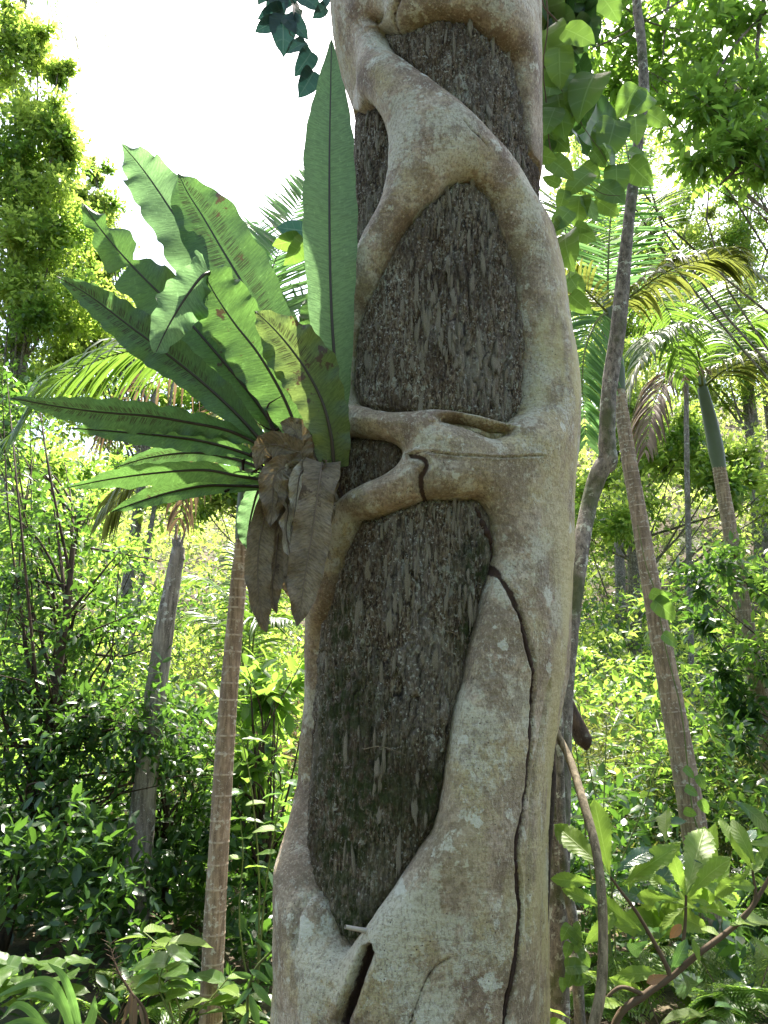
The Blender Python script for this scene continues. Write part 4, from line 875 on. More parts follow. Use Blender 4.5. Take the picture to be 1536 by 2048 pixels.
# grey sapling with a kinked trunk
YK = 3.9
kn = thing('kinked_sapling', 'thin grey lichened trunk with a swollen kink, rising between fig and leaning palm', 'tree', (P(1120, 1440, 3.75)[0], 3.75, 0)); oK = np.array(kn.location)
kp = [np.array([oK[0] - .12, 3.7, 0]), P(1120, 1500, 3.72), P(1135, 1300, 3.75), P(1158, 1120, 3.8), P(1178, 1010, YK), P(1200, 945, YK), P(1216, 920, YK), P(1214, 880, YK), P(1218, 780, YK), P(1236, 660, YK), P(1248, 540, YK), P(1260, 420, YK), P(1278, 270, YK), P(1288, 180, YK), P(1282, 80, YK), P(1273, -10, YK), P(1268, -200, YK)]
krad = np.array([.045, .042, .038, .036, .036, .042, .047, .04, .036, .036, .033, .029, .025, .025, .024, .023, .02])
link('trunk', tube_mesh('trunk', np.array(kp) - oK, krad * 1.18, 18, n=220, rough=.18, seed=5), GREY_BARK, kn)
kt = np.array([P(1268, -200, YK)] * 1)
tips = np.array([P(1268 + rl.gauss(0, 120), -230 + rl.gauss(0, 60), YK + rl.gauss(0, .4)) for _ in range(60)])
link('crown', spray_mesh('crown', tips, tips - P(1268, -150, YK), 12, .3, .1), GM, kn)

# lianas beside the fig
def liana(label, pts, rad, mat=LIANA, rough=.15, cat='liana', name='liana', n=None):
    b = np.array(pts[-1]); b = np.array([b[0], b[1], 0.0])
    o = link(name, tube_mesh(name, np.array(pts) - b, rad, 12, n=n or len(pts) * 14, rough=rough, seed=len(pts)), mat); o.location = b
    return tag(o, label, cat)
liana('thick liana bowing out to the right of the fig base', [P(1098, 1400, 3.1), P(1110, 1455, 3.0), P(1140, 1520, 2.9), P(1168, 1610, 2.75), P(1192, 1700, 2.65), P(1204, 1800, 2.6), P(1206, 1900, 2.58), P(1202, 1980, 2.56), P(1186, 2060, 2.55), P(1160, 2200, 2.54), np.array([.5, 2.5, -.05])], [.010, .013, .0145, .015, .0155, .017, .017])
liana('brown furrowed liana hugging the right edge of the trunk base', [P(1108, 1420, 3.15), P(1104, 1500, 3.0), P(1104, 1560, 2.94), P(1096, 1660, 2.9), P(1090, 1740, 2.88), P(1084, 1850, 2.86), P(1076, 1960, 2.85), P(1072, 2060, 2.84), np.array([.53, 2.84, -.05])], [.012, .015, .018, .02, .02, .019], DARK_BARK)
st_ = thing('speckled_stem', 'slim speckled grey stem rising behind the bowed liana', 'tree', (P(1160, 2100, 3.6)[0], 3.6, 0)); o3 = np.array(st_.location)
link('trunk', tube_mesh('trunk', np.array([o3 + [0, 0, -.1], P(1150, 1880, 3.6), P(1130, 1760, 3.6), P(1122, 1620, 3.6), P(1120, 1500, 3.6), P(1116, 1380, 3.6), P(1100, 1200, 3.6)]) - o3, [.024, .021, .019, .017, .014], 12, n=60, rough=.15), GREY_BARK, st_)
for a, b in [((1140,1850),(1122,1880)),((1148,1858),(1165,1880)),((1155,1870),(1150,1905)),((1140,1885),(1130,1915)),((1160,1895),(1168,1925)),((1165,1905),(1180,1935)),((1155,1930),(1160,1970)),((1148,1935),(1135,1975)),((1145,1960),(1180,1955)),((1150,1845),(1160,1865)),((1140,1870),(1160,1890)),((1130,1935),(1180,1925)),((1125,1955),(1128,1985))]:
    px_leaf(st_, o3, heart[rl.randrange(3)], (*a, 3.45), (*b, 3.42))
dk = thing('slanting_stub', 'dark mossy broken branch stub slanting behind the fig on its right', 'branch', P(1165, 1475, 4.2)); o4 = np.array(dk.location)
link('wood', tube_mesh('wood', np.array([P(1080, 1280, 4.2), P(1120, 1370, 4.2), P(1145, 1430, 4.2), P(1168, 1480, 4.2), P(1174, 1500, 4.2)]) - o4, [.04, .038, .04, .045, .01], 12, n=40, rough=.35), DARK_BARK, dk)

# vine climbing the leaning palm
vp = thing('climbing_vine', 'thin green vine with heart leaves climbing the leaning palm', 'vine', P(1400, 1900, 5.25)); o5 = np.array(vp.location)
link('stem', tube_mesh('stem', [P(x, y, 5.28) - o5 for x, y in ((1400, 1900), (1402, 1700), (1385, 1620), (1375, 1530), (1362, 1420), (1330, 1290), (1312, 1190), (1292, 1130), (1275, 1050))], [.006, .003], 6, n=60), GREEN_STEM, vp)
for a, b in [((1300,1185),(1340,1200)),((1308,1200),(1358,1240)),((1325,1268),(1360,1292)),((1368,1535),(1392,1555)),((1395,1550),(1412,1580)),((1370,1575),(1400,1590)),((1368,1620),(1396,1632)),((1400,1600),(1420,1630)),((1420,1900),(1460,1910)),((1430,1940),(1465,1950)),((1410,1970),(1440,2010)),((1395,1700),(1412,1730))]:
    px_leaf(vp, o5, heart[rl.randrange(3)], (*a, 5.1), (*b, 5.08))

# broken snag, leaning dark trunk and thin saplings on the left
YS = 5.7
sg = thing('broken_snag', 'weathered dead trunk with a splintered top, left of the slender palm', 'tree', (P(262, 1850, YS)[0], YS, 0)); o6 = np.array(sg.location)
link('trunk', tube_mesh('trunk', np.array([o6 + [0, 0, -.2], P(268, 1850, YS), P(285, 1620, YS), P(305, 1450, YS), P(325, 1280, YS), P(345, 1160, YS), P(356, 1095, YS)]) - o6, [.115, .10, .085, .078, .07, .058, .048], 14, n=110, rough=.22), SNAG_BARK, sg)
for k, (x, y, w) in enumerate([(352, 1040, .02), (362, 1062, .015), (375, 1045, .012), (344, 1075, .018), (368, 1085, .02)]):
    link('splinter', tube_mesh('splinter', np.array([P(350 + k * 3, 1120, YS), P((x + 352) / 2, 1085, YS), P(x, y, YS)]) - o6, [w * 1.6, w, .002], 6, rough=.3), SNAG_BARK, sg)

def small_tree(name, label, pts, rad, sprays_, leaf, mat, bark=DARK_BARK, k=11, twig=.3, ratio=.42, droop=.25, cat='tree', branch=10, tmpl=T6, seed=0, group=None):
    """pts from the ground up; sprays_: list of (centre, radius xyz, count) clusters of leafy twigs"""
    g = np.random.default_rng(seed + 100); b = np.array(pts[0]); o = thing(name, label, cat, b, group)
    C = spline(np.array(pts) - b, 60)
    link('trunk', tube_mesh('trunk', C[::3], rad, 10, n=50, rough=.15, seed=seed), bark, o)
    T = []; Dd = []; br = []
    for c, r, cnt in sprays_:
        c = np.array(c) - b; r = np.array(r) * np.ones(3); d = norm(g.normal(size=(cnt, 3))); rad_ = .35 + .65 * g.random((cnt, 1)) ** .5
        clump = (fbm(d[:, 0] * 2 + 5, d[:, 2] * 2 + 5, seed, 2) + .55)[:, None]
        t = c + d * r * rad_ * clump; T.append(t); Dd.append(norm(d + np.array([0, 0, .25])))
        for _ in range(branch):
            e = t[g.integers(cnt)]; s = C[int(59 * (.3 + .65 * g.random()))]; s = s if s[2] < e[2] + .3 else C[int(np.clip(np.interp(e[2] - .2, C[:, 2], np.arange(60)), 3, 59))]
            mid = (s + e) / 2 + g.normal(size=3) * .08 * np.linalg.norm(e - s); br.append(tube([s, mid, e], [.014, .008, .003], 5, n=8, cap=False))
    if br: V, F, U = join(br); link('branches', mesh_np('branches', V, F, uv=U), bark, o)
    link('foliage', spray_mesh('foliage', np.vstack(T), np.vstack(Dd), k, twig, leaf, ratio, droop, tmpl, g), mat, o)
    return o
G0 = lambda x, y: [x, y, float(ground_z(x, y)) - .05]
def gp(px, Y, py=1700): x = P(px, py, Y)[0]; return G0(x, Y)
small_tree('understory_tree', 'small dark leaved tree with a leaning brown trunk at the far left', [gp(-60, 5.6, 2000), P(0, 1900, 5.6), P(28, 1780, 5.6), P(75, 1580, 5.6), P(105, 1400, 5.6), P(130, 1250, 5.7), P(150, 1050, 5.8)], [.05, .045, .04, .03, .02],
    [(P(60, 1120, 5.8), (.75, .6, .7), 110), (P(250, 1430, 5.6), (.75, .5, .5), 110), (P(120, 1480, 5.5), (.7, .5, .5), 100), (P(40, 1640, 5.5), (.6, .5, .4), 70), (P(330, 1500, 5.9), (.55, .5, .45), 80), (P(180, 1250, 5.8), (.6, .5, .4), 60), (P(10, 850, 6.0), (.45, .5, .6), 50), (P(20, 1350, 5.4), (.5, .5, .5), 60)], .085, GD, seed=1, branch=8)
small_tree('slim_sapling', 'slim sapling with small oval leaves, left of the broken snag', [gp(120, 6.6, 1800), P(118, 1500, 6.6), P(140, 1180, 6.6), P(165, 1000, 6.6)], [.03, .025, .015],
    [(P(150, 1060, 6.6), (.9, .6, .6), 80), (P(260, 1200, 6.6), (.6, .5, .5), 60), (P(60, 1300, 6.6), (.8, .5, .6), 80), (P(50, 900, 6.8), (.6, .6, .6), 60)], .09, GM, seed=2)
small_tree('shaded_shrub', 'dense dark shrub between the snag and the slender palm', [gp(330, 6.2, 1900), P(330, 1750, 6.2), P(335, 1600, 6.2)], [.03, .02],
    [(P(300, 1650, 6.2), (.9, .5, .55), 120), (P(180, 1700, 6.3), (.8, .5, .5), 90), (P(370, 1480, 6.4), (.4, .4, .35), 40)], .1, GD, seed=3)
small_tree('sunlit_shrub', 'bright green shrub with broad leaves right of the slender palm', [gp(530, 5.8, 1900), P(525, 1700, 5.8), P(520, 1480, 5.8)], [.03, .02],
    [(P(530, 1380, 5.9), (.45, .4, .35), 34), (P(500, 1520, 5.7), (.35, .35, .3), 26), (P(560, 1660, 6.0), (.5, .4, .4), 40)], .15, GM, seed=4, ratio=.5, k=8)

# overhanging branch foliage of the tree at the top right
tr_b = G0(4.4, 6.2)
small_tree('overhanging_tree', 'tree whose leafy branches hang into the top right corner', [tr_b, [4.3, 6.1, 2.0], [4.1, 6.0, 4.4], [3.6, 5.7, 6.2], [2.8, 5.4, 7.0]], [.16, .14, .12, .08, .05],
    [(P(1200, 60, 5.2), (.5, .5, .38), 55), (P(1330, 110, 5.2), (.5, .5, .4), 60), (P(1440, 60, 5.2), (.5, .5, .4), 70), (P(1400, 220, 5.0), (.42, .4, .3), 45), (P(1500, 180, 5.0), (.4, .4, .4), 55), (P(1480, 290, 4.9), (.42, .4, .22), 40), (P(1400, 310, 4.9), (.3, .3, .16), 18), (P(1540, 330, 4.9), (.25, .3, .25), 22), (P(1130, 20, 5.4), (.35, .4, .25), 30), (P(1280, -60, 5.2), (1.2, .6, .3), 100), (P(1500, -80, 5.2), (1.0, .6, .3), 80), (P(1230, 160, 5.3), (.25, .3, .2), 16)],
    .125, GM, bark=GREY_BARK, k=9, twig=.22, ratio=.42, droop=.35, seed=6, branch=3)
ob_ = [o for o in bpy.data.objects if o.name.startswith('overhanging_tree')][0]; oo = np.array(ob_.location)
for q, r in (([(1560, 260), (1500, 300), (1470, 340), (1440, 370), (1480, 380), (1530, 330)][:4], .022), ([(1560, 300), (1520, 335), (1470, 350)], .02), ([(1536, 20), (1470, 90), (1430, 160), (1418, 220)], .012), ([(1200, -20), (1290, 40), (1360, 60)], .01), ([(1340, -20), (1330, 60), (1325, 120)], .01), ([(1530, -20), (1518, 60), (1515, 120), (1536, 160)], .018), ([(1400, -20), (1260, 60), (1200, 90), (1140, 110)], .009)):
    link('branch', tube_mesh('branch', np.array([P(x, y, 4.95) for x, y in q]) - oo, [r, r * .8, r * .4], 8, rough=.2, n=30), GREY_BARK, ob_)

# plant with large toothed leaves, lower right
YP = 2.75
tp = thing('toothed_leaf_plant', 'sprawling plant with big toothed green leaves in the lower right foreground', 'plant', (P(1190, 2150, YP)[0], YP, 0)); oT = np.array(tp.location)
for q, r in (([(1190, 2250), (1230, 2048), (1290, 1990), (1340, 1955), (1400, 1905), (1460, 1860), (1500, 1820), (1545, 1745)], [.012, .011, .009, .006]), ([(1340, 1955), (1332, 1930), (1300, 1870), (1270, 1820), (1240, 1780), (1222, 1755)], [.009, .006, .004]),
             ([(1360, 1935), (1370, 1850), (1372, 1790)], [.007, .004]), ([(1480, 1840), (1510, 1800), (1505, 1740)], [.008, .004]), ([(1290, 1990), (1240, 1975), (1200, 2010)], [.008, .004])):
    link('stem', tube_mesh('stem', np.array([P(x, y, YP) for x, y in q]) - oT, r, 9, rough=.12), BROWN_STEM, tp)
SL = [((1220,1752),(1188,1598),0),((1215,1745),(1105,1640),0),((1195,1765),(1102,1758),1),((1228,1748),(1310,1675),2),((1205,1815),(1130,1775),1),((1285,1862),(1180,1800),3),((1245,1770),(1352,1685),0),((1262,1765),(1320,1738),1),
      ((1370,1788),(1342,1708),0),((1372,1790),(1412,1640),0),((1362,1795),(1290,1745),1),((1360,1800),(1262,1792),3),((1378,1795),(1432,1705),1),((1380,1800),(1422,1802),4),((1375,1812),(1308,1850),1),((1392,1815),(1445,1825),3),((1365,1800),(1322,1770),2),
      ((1300,1880),(1225,1930),5),((1290,1870),(1320,1840),2),((1330,1950),(1255,1930),4),((1342,1945),(1370,1895),2),((1505,1740),(1462,1665),1),((1505,1742),(1530,1700),0),((1500,1745),(1422,1790),0),((1510,1730),(1470,1640),4),((1520,1735),(1536,1650),3),
      ((1362,1942),(1470,2090),5),((1400,1930),(1390,1880),1),((1392,1900),(1350,1880),2),((1445,1880),(1400,1830),3),((1460,1850),(1548,1830),0),((1470,1840),(1505,1862),2),((1490,1690),(1540,1680),1),((1505,1750),(1560,1790),4),((1500,1870),(1560,1920),1),((1290,1985),(1230,1960),1),((1330,1800),(1290,1830),2),((1345,1850),(1290,1880),2),((1420,1760),(1390,1720),2),((1250,2010),(1200,1990),1),((1240,1820),(1200,1860),4),((1466,1600),(1560,1650),5),((1450,1770),(1520,1770),1)]
for i, (a, b, k) in enumerate(SL): px_leaf(tp, oT, serr[k], (*a, YP + rl.gauss(0, .03)), (*b, YP + rl.gauss(0, .06)))
o = put_leaf(tp, blade('leaf', 'obovate', .4, n=24, serr=9, mat=M_BRN), P(1335, 1950, 2.3) - oT, P(1280, 1968, 2.3) - P(1335, 1950, 2.3), (0, -1, .6), .06); o['label'] = 'withered orange brown leaf'
o = put_leaf(tp, blade('leaf', 'ovate', .5, n=14, mat=M_BRN), P(1362, 1848, 2.3) - oT, P(1345, 1872, 2.3) - P(1362, 1848, 2.3), (0, -1, .2), .05); o['label'] = 'small curled orange leaf'
for i in range(26):
    x = rl.uniform(1230, 1560); y = rl.uniform(1680, 1900); a = rl.uniform(-3.0, -.1); L = rl.uniform(60, 110)
    px_leaf(tp, oT, serr[i % 6], (x, y, YP + .15 + rl.random() * .3), (x + L * math.cos(a), y + L * math.sin(a) * .8, YP + .15 + rl.random() * .3))

# arching strap leaved clump, bottom left corner
sc = thing('strap_leaf_clump', 'clump of long arching strap leaves in the bottom left corner', 'plant', (P(120, 2200, 3.3)[0], 3.3, 0)); oC = np.array(sc.location)
for q, w in (([(160, 2200), (150, 2080), (110, 1975), (60, 1965), (-20, 2000)], .016), ([(165, 2200), (158, 2060), (130, 1960), (95, 1925)], .014), ([(150, 2200), (120, 2090), (60, 2045), (-20, 2060)], .017), ([(150, 2200), (90, 2060), (40, 2010), (0, 2040)], .014), ([(160, 2200), (170, 2080), (185, 2030), (190, 1990)], .018), ([(160, 2200), (130, 2030), (80, 1990), (30, 2000)], .012)):
    pts = np.array([P(x, y, 3.3 - .1 * k) for k, (x, y) in enumerate(q)])
    me, C, nn = frond_mesh('leaf', pts - nest_c, w, n=40, m=4, fold=.35, ripple=.08, freq=3, seed=len(q) * 7 + int(w * 1e3), base=.8, edge=.02)
    o = link('leaf', me, M_GING, sc); o.location = nest_c - oC
# small broad leaved plants in the shade
def leafy_plant(name, label, base, stems, me_list, L=.16, seed=0, cat='plant', k=7):
    g = random.Random(seed); o = thing(name, label, cat, base)
    for (x, y, z) in stems:
        tip = np.array([x, y, z]); link('stem', tube_mesh('stem', [np.zeros(3), tip * [.1, .1, .45] + np.array([g.gauss(0, .06), .02, 0]), tip * [.6, .6, .8] + np.array([g.gauss(0, .03), 0, 0]), tip], [.006, .003], 6, n=10), GREEN_STEM, o)
        for i in range(k):
            a = i * 2.4 + g.random(); d = (math.cos(a), math.sin(a), .15 + .3 * (i % 3 - 1) * .5)
            put_leaf(o, g.choice(me_list), tip * (1 - .05 * i), d, (g.gauss(0, .2), g.gauss(0, .2) - .2, 1), L * g.uniform(.7, 1.2))
    return o
def gpt(px, py, Y): p = P(px, py, Y); return p
for i, (px, py, Y, nst, L, ml, lab) in enumerate([
    (325, 1925, 4.0, 3, .19, ovat, 'low shade plant with pale green whorled leaves beside the slender palm'),
    (80, 1960, 3.9, 3, .17, heart, 'soft leaved seedling behind the strap leaf clump'),
    (475, 1960, 4.2, 2, .18, ovat, 'bright leaved seedling between slender palm and fig base'),
    (1130, 1990, 3.3, 2, .15, ovat, 'bright seedling low beside the bowed liana'),
    (530, 1560, 4.8, 3, .17, ovat, 'fresh green sapling with upright leaves touching the fig left side'),
    (1195, 1450, 4.6, 4, .16, ovat, 'pale green sapling right of the fig at mid height'),
    (330, 2030, 3.6, 2, .16, heart, 'seedling at the bottom edge left of the slender palm')]):
    tp_ = gpt(px, py, Y); base = np.array([tp_[0], Y, float(ground_z(tp_[0], Y))]); g = np.random.default_rng(i)
    leafy_plant('seedling', lab, base, [tp_ - base + g.normal(size=3) * [.22, .12, .14] for _ in range(nst)], ml, L, i)
gg = thing('ginger_plant', 'upright stem with long glossy leaves against the fig base on the left', 'plant', (P(520, 2200, 3.1)[0], 3.1, 0)); o7 = np.array(gg.location)
link('stem', tube_mesh('stem', np.array([o7, P(495, 2048, 3.1), P(505, 1950, 3.1), P(545, 1900, 3.1)]) - o7, [.006, .004], 6), GREEN_STEM, gg)
for a, b in [((500,1990),(520,2060)),((503,1965),(548,2010)),((505,1955),(470,1945)),((530,1925),(560,1970)),((540,1905),(520,1880)),((505,1975),(465,2010)),((498,2020),(475,2070)),((500,1940),(540,1960))]:
    px_leaf(gg, o7, ging[rl.randrange(2)], (*a, 3.1), (*b, 3.05))
# dry flower spike
ds = thing('dry_spike', 'brown dried flower spike with withered leaves hanging at its foot', 'plant', (P(300, 2200, 3.6)[0], 3.6, 0)); o8 = np.array(ds.location)
C = spline(np.array([o8, P(295, 2048, 3.6), P(262, 1985, 3.6), P(235, 1940, 3.6), P(218, 1885, 3.6)]) - o8, 60)
link('stem', tube_mesh('stem', C[::4], [.008, .006, .002], 6, n=30), BROWN_STEM, ds)
tw = [tube([C[i], C[i] + norm(np.array([math.cos(i * 2.4), math.sin(i * 2.4) * .5, .4])) * .035], [.0015, .0008], 4, n=3, cap=False) for i in range(30, 60)]
V, F, U = join(tw); link('bristles', mesh_np('bristles', V, F), BROWN_STEM, ds)
for a, b in [((262, 1990), (245, 2060)), ((265, 1992), (258, 2070)), ((270, 1996), (272, 2065)), ((262, 1985), (252, 2040)), ((278, 2010), (290, 2060))]: px_leaf(ds, o8, blade('leaf', 'strap', .16, n=10, m=2, mat=DRY), (*a, 3.58), (*b, 3.55), name='withered_leaf')

# bracken like ferns in the lower right
fl_tmpl = T2
def bracken(label, base, n, L, seed):
    g = np.random.default_rng(seed); o = thing('bracken_fern', label, 'fern', base); 
    for i in range(n):
        a = i * 2.4 + g.random(); el = .5 + .5 * g.random(); d = np.array([math.cos(a) * math.cos(el), math.sin(a) * math.cos(el), math.sin(el)])
        C = spline([np.zeros(3), d * L * .5, d * L * .85 + np.array([0, 0, -.12 * L]), d * L * 1.05 + np.array([0, 0, -.32 * L])], 30); T = norm(np.gradient(C, axis=0))
        ps, ds_, us, Ls = [], [], [], []
        for k in range(6, 30):
            f = (k - 6) / 24; s = norm(np.cross(T[k], [0, 0, 1])); w = L * .34 * math.sin(math.pi * min(1, (f * .86 + .14))) ** .8 * (1 - f * .4) + .01
            for sg_ in (-1, 1):
                dd = norm(s * sg_ + T[k] * .45)
                mm = max(3, int(w / .02))
                for q in range(mm):
                    for s2 in (-1, 1):
                        ps.append(C[k] + dd * w * q / mm); ds_.append(dd * .7 + T[k] * s2); us.append([0, 0, 1]); Ls.append(.045 * (1 - q / mm * .7) * (.6 + L))
        V, F = leaves(np.array(ps), np.array(ds_), np.array(us, float) + g.normal(size=(len(us), 3)) * .15, np.array(Ls), np.array(Ls) * .42, T2)
        r = link('frond', tube_mesh('frond_stalk', C[::3], [.005, .002], 5, n=12), BROWN_STEM, o); link('leaflets', mesh_np('leaflets', V, F, smooth=False), GM if i % 3 else GY, r)
for i, (px, py, Y, n_, L, lab) in enumerate([(1330, 1990, 4.3, 8, .6, 'feathery fern under the toothed leaf plant'), (1480, 1960, 4.4, 8, .65, 'feathery fern at the lower right edge behind the leaning palm foot'), (1110, 1930, 4.6, 7, .5, 'feathery fern behind the bowed liana'), (1230, 1850, 5.4, 8, .7, 'shaded fern in the gap right of the bowed liana'), (1430, 1760, 5.9, 8, .7, 'fern behind the toothed leaves near the leaning palm'), (230, 2000, 4.6, 7, .5, 'dark fern near the dry flower spike')]):
    p = P(px, py, Y); bracken(lab, [p[0], Y, float(ground_z(p[0], Y))], n_, max(L, .6 * (p[2] + .25)), i)

# ------------------------------------------------------------------ background trees and undergrowth
def canopy_tree(name, label, base, H, blobs, leaf, mats, trunk_r=.2, bark=GREY_BARK, k=9, twig=.5, cat='tree', seed=0, tmpl=T2, ratio=.5, trunk=None):
    g = np.random.default_rng(seed + 500); b = np.array(base, float); o = thing(name, label, cat, b)
    tp_ = trunk if trunk is not None else [b, b + [.2, 0, H * .5], b + [.3, .2, H]]
    C = spline(np.array(tp_) - b, 40); link('trunk', tube_mesh('trunk', C[::2], [trunk_r, trunk_r * .8, trunk_r * .35], 10, n=40, rough=.15), bark, o)
    br = []; per = [[] for _ in mats]
    for bi, (c, r, cnt) in enumerate(blobs):
        c = np.array(c) - b; r = np.ones(3) * r
        nb = max(5, cnt // 18); cc = norm(g.normal(size=(nb, 3))); cc = c + cc * r * (.3 + .6 * g.random((nb, 1)))
        cr = r.mean() * (.32 + .32 * g.random(nb)); 
        cnt = int(cnt * LEAFY); pick = g.integers(nb, size=cnt); d = norm(g.normal(size=(cnt, 3)) + [0, 0, .35]); t = cc[pick] + d * cr[pick][:, None] * (.5 + .5 * g.random((cnt, 1)))
        mi = g.integers(len(mats), size=nb)[pick] if len(mats) > 1 else np.zeros(cnt, int)
        for m_ in range(len(mats)):
            s = mi == m_
            if s.any(): per[m_].append(np.hstack([t[s], d[s]]))
        for e in cc[:: max(1, nb // 3)]:
            s = C[int(np.clip(np.interp(e[2] - np.linalg.norm(r) * (.3 + .9 * g.random()), C[:, 2], np.arange(40)), 5, 36 - g.integers(12)))]; mid = (s + e) / 2 + g.normal(size=3) * .1
            br.append(tube([s, mid, e], [trunk_r * .2, trunk_r * .12, .006], 6, n=8, cap=False, rough=.1))
    if br: V, F, U = join(br); link('limbs', mesh_np('limbs', V, F, uv=U), bark, o)
    for m_, lst in zip(mats, per):
        if lst: a = np.vstack(lst); link('crown', spray_mesh('crown', a[:, :3], a[:, 3:], k, twig, leaf, ratio, .2, tmpl, g), m_, o)
    return o
YL = 13.0; LEAFY = 1.35
canopy_tree('vine_clad_tree', 'tall tree smothered in vines filling the left edge up to the top', G0(-7.0, YL), 9, [
    (P(-20, 120, YL), (1.4, 1.2, 1.5), 520), (P(70, 80, YL), (.8, .8, .7), 200), (P(40, 340, YL), (1.3, 1.2, 1.3), 560), (P(120, 300, YL - .5), (.6, .6, 1.1), 200), (P(90, 480, YL), (1.5, 1.2, 1.2), 560), (P(90, 640, YL), (1.5, 1.2, 1.1), 520), (P(0, 820, YL), (1.6, 1.2, 1.2), 320), (P(125, 150, YL), (.4, .5, .4), 60), (P(-100, 300, YL), (1.2, 1.2, 3), 420)],
    .13, [GM, GY, GY, GY], .18, seed=1, k=12, twig=.35)
canopy_tree('rounded_vine_tree', 'rounded sunlit tree crown below the sky gap, right of the vine clad tree', G0(-5.2, 15), 7, [
    (P(175, 410, 15), (.8, 1., .75), 300), (P(180, 520, 15), (1.0, 1., 1.1), 420), (P(205, 650, 15), (1.1, 1., 1.1), 420), (P(150, 770, 15), (1.5, 1.2, 1.2), 300), (P(195, 345, 15), (.3, .4, .3), 40)], .13, [GM, GY, GY, GH], .14, seed=2, k=12, twig=.35)
canopy_tree('hill_tree', 'pale sunlit tree on the hillside at the right edge', G0(9.5, 19), 9, [
    (P(1450, 470, 19), (1.9, 1.5, 1.7), 620), (P(1380, 620, 19), (1.6, 1.4, 1.4), 420), (P(1460, 760, 19), (1.8, 1.4, 1.2), 400), (P(1500, 300, 19), (1.5, 1.4, 1.6), 340), (P(1540, 640, 18), (1.6, 1.4, 1.4), 340), (P(1500, 150, 19), (1.2, 1.2, 1.2), 200)], .13, [GH, GY, GM], .22, seed=3, k=10, twig=.45)
canopy_tree('hill_tree', 'hazy sparse tree behind the leaning palm crown', G0(6.8, 23), 9, [
    (P(1250, 330, 23), (2.2, 1.5, 2.2), 460), (P(1160, 520, 23), (2.2, 1.5, 2.2), 560), (P(1330, 180, 23), (2., 1.4, 2.), 300), (P(1120, 300, 23), (1.4, 1.4, 2.), 240), (P(1300, 560, 23), (2.2, 1.5, 2.), 460), (P(1250, 720, 22), (2.4, 1.5, 1.6), 460)], .13, [GH, GY], .16, seed=4, k=9, twig=.5)
canopy_tree('hill_tree', 'bright green tree low on the slope between fig and leaning palm', G0(4.4, 14), 5, [
    (P(1200, 760, 14), (1.2, 1., 1.), 200), (P(1280, 900, 14), (1.4, 1., 1.), 260), (P(1400, 900, 13), (1.3, 1., .9), 260), (P(1500, 980, 13), (1.2, 1., 1.), 240), (P(1230, 1020, 13), (1.3, 1., .8), 240)], .15, [GY, GY, GM], .14, seed=5, k=9, twig=.4)
canopy_tree('hill_tree', 'low bushy tree behind the bird nest fern fronds', G0(-2.6, 16), 5, [
    (P(400, 780, 16), (1.6, 1., 1.1), 260), (P(300, 880, 16), (1.6, 1., 1.1), 260), (P(500, 860, 16), (1.2, 1., 1.), 200), (P(240, 740, 17), (1.1, 1., 1.), 130), (P(560, 1000, 15), (1.2, 1., 1.), 180), (P(420, 1000, 15), (1.5, 1., 1.), 220)], .15, [GY, GH, GM], .14, seed=6, k=9, twig=.4)
canopy_tree('hill_tree', 'loose leaved tree seen through the gap behind the slender palm', G0(-4.6, 10.5), 4, [
    (P(120, 980, 10.5), (1.3, 1., 1.), 200), (P(60, 1150, 10), (1.2, 1., 1.), 160), (P(200, 1080, 10.5), (.8, .8, .6), 90)], .12, [GM, GY], .08, DARK_BARK, seed=7, k=9, twig=.35)
canopy_tree('slope_tree', 'dark leaved bushy tree at the right edge in front of the far palm', G0(4.6, 8.2), 2.6, [
    (P(1500, 1140, 8.2), (.9, .7, .5), 60), (P(1430, 1240, 8), (1.0, .7, .5), 70), (P(1500, 1340, 7.8), (1.1, .7, .6), 90), (P(1420, 1420, 7.8), (.9, .6, .4), 50)], .13, [GM, GD], .06, DARK_BARK, seed=8, k=9, twig=.3, tmpl=T6, ratio=.42)
for i, (px, Y, py1, py0, r, lab) in enumerate([(1470, 20, 250, 900, .12, 'slim pale trunk high on the hillside at the right'), (1340, 12, 960, 800, .05, 'thin dark stem in the sunlit slope right of the leaning palm'), (250, 14, 1180, 860, .05, 'pale fallen pole leaning on the slope left of the snag')]):
    a = P(px, py1 + 100, Y); b = P(px + (40 if i != 2 else 110), py0 - 200, Y); bb = np.array(G0(a[0], Y))
    o = link('bare_stem', tube_mesh('bare_stem', np.array([bb, (a + b) / 2 + [.1, 0, 0], b]) - bb, [r, r * .8, r * .3], 8, n=24, rough=.2), GREY_BARK); o.location = bb; tag(o, lab, 'tree')

canopy_tree('hill_tree', 'yellow green tree filling the gap behind the arching palm frond', G0(5.2, 17), 8, [
    (P(1180, 380, 17), (1.3, 1.2, 1.5), 260), (P(1300, 470, 17), (1.6, 1.2, 1.5), 320), (P(1400, 380, 17), (1.4, 1.2, 1.3), 260), (P(1250, 620, 17), (1.8, 1.2, 1.3), 320), (P(1420, 640, 17), (1.5, 1.2, 1.3), 260), (P(1340, 250, 17), (1.2, 1.2, 1.0), 160), (P(1170, 200, 17), (1.0, 1.2, 1.2), 130)], .13, [GY, GH, GM], .12, seed=15, k=10, twig=.45)
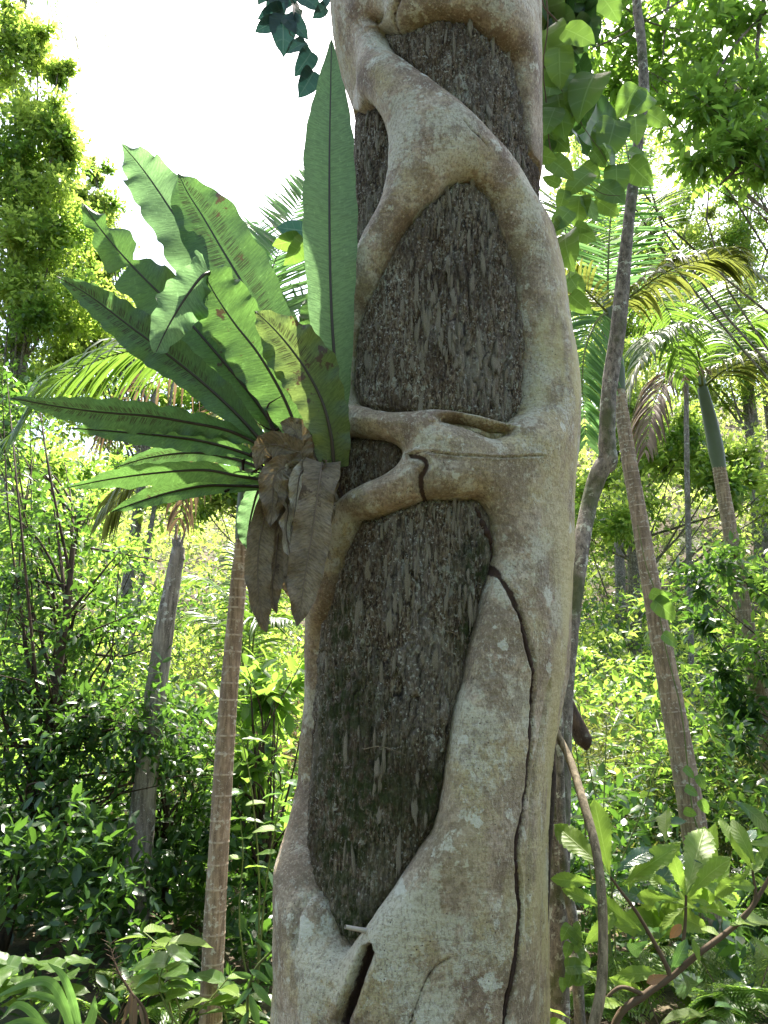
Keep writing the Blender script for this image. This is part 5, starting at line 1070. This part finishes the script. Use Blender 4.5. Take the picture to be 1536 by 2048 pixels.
# undergrowth that nobody could count
def cover(name, label, n, xr, yr, hfun, k, twig, leaf, mat, seed, ratio=.45, tmpl=T2, dens=None):
    g = np.random.default_rng(seed); x = g.uniform(*xr, n * 3); y = g.uniform(yr[0] ** .5, yr[1] ** .5, n * 3) ** 2
    keep = (np.abs(x) < y * .56 + 1.2)
    if dens is not None: keep &= g.random(n * 3) < dens(x, y)
    x = x[keep][:n]; y = y[keep][:n]
    hm_ = hfun(x, y); z = ground_z(x, y) + hm_ * g.random(len(x)) ** .6
    d = norm(g.normal(size=(len(x), 3)) + [0, 0, .8])
    o = link(name, spray_mesh(name, np.stack([x, y, z], -1), d, k, twig, leaf, ratio, .15, tmpl, g), mat)
    return tag(o, label, 'undergrowth', kind='stuff')
bump_ = lambda s, lo, hi, f=.9: (lambda x, y: lo + (hi - lo) * sst((fbm(x * f + 30, y * f + 30, s, 3) - .3) / .4))
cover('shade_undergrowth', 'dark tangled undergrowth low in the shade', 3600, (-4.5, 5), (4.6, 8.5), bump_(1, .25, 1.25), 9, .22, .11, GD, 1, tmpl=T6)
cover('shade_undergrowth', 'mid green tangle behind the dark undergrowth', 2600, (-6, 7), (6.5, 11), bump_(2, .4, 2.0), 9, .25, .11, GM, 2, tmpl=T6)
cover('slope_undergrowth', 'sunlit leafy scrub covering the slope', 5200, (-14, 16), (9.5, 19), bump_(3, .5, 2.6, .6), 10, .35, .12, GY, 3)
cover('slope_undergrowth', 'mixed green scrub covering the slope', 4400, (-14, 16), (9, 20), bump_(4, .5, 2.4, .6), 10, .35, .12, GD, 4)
cover('hill_undergrowth', 'far scrub and small trees on the hillside', 5200, (-28, 28), (18, 46), bump_(5, 1., 4.5, .35), 10, .6, .22, GH, 5)
cover('hill_undergrowth', 'far bright crowns on the hillside', 2600, (-28, 28), (18, 46), bump_(6, 1., 4.5, .35), 10, .6, .22, GY, 6)
cover('dry_undergrowth', 'golden dry stalks and palm litter on the slope right of the fig', 800, (1.6, 6), (6.5, 11), bump_(7, .3, 1.4), 12, .5, .3, GPY, 7, ratio=.06)
cover('dry_undergrowth', 'brown twigs and litter in the gap left of the fig', 900, (-6, .5), (8, 14), bump_(8, .2, 1.6), 10, .5, .3, DRY, 8, ratio=.05)

# unseen forest edge added behind the viewer to block low sky light
g = np.random.default_rng(91); m = 3800; a = g.uniform(-2.9, -.25, m); r = g.uniform(5.5, 11, m)
x = np.cos(a) * r; y = np.sin(a) * r; z = g.random(m) * 7.5 * (.6 + .5 * fbm(a * 3 + 20, r * .5, 3, 2))
tag(link('unseen_forest_edge', spray_mesh('unseen_forest_edge', np.stack([x, y, z], -1), norm(g.normal(size=(m, 3)) + [0, 0, .5]), 10, .5, .2, .5, .2, T2, g), GM), 'unseen leafy forest edge added behind the viewer to block low sky light', 'undergrowth', kind='stuff')
# crown of the great tree, above the picture
g = np.random.default_rng(77)
hb = np.array([AX(8.2), YT, 0]); cl = []
link('bole', tube_mesh('bole', [[AX(7.9) - hb[0] + .0, 0, 7.9], [.42 - hb[0] + .05, -.1, 9.5], [.5 - hb[0], -.4, 11.5]], [.46, .36, .2], 16, n=20, rough=.1), host_mat, host).location = (hb[0] - AX(0), 0, 0)
br = []; T = []; Dd = []
for i in range(12):
    a = i * 2.4; e = np.array([math.cos(a) * (1.6 + g.random() * 1.6), math.sin(a) * (1.6 + g.random() * 1.2) - 1.2, 9.6 + g.random() * 2.2]); s = np.array([.1, -.1, 8.6 + g.random() * 2])
    br.append(tube([s, (s + e) / 2 + [0, 0, .3], e], [.12, .08, .02], 8, n=12, cap=False)); d = norm(g.normal(size=(70, 3))); T.append(e + d * [1.1, 1.1, .6] * (.3 + .7 * g.random((70, 1)))); Dd.append(d)
V, F, U = join(br); link('limbs', mesh_np('limbs', V, F, uv=U), GREY_BARK, host)
link('crown', spray_mesh('crown', np.vstack(T), np.vstack(Dd), 10, .3, .13, .45, .2, T2, g), GD, host)
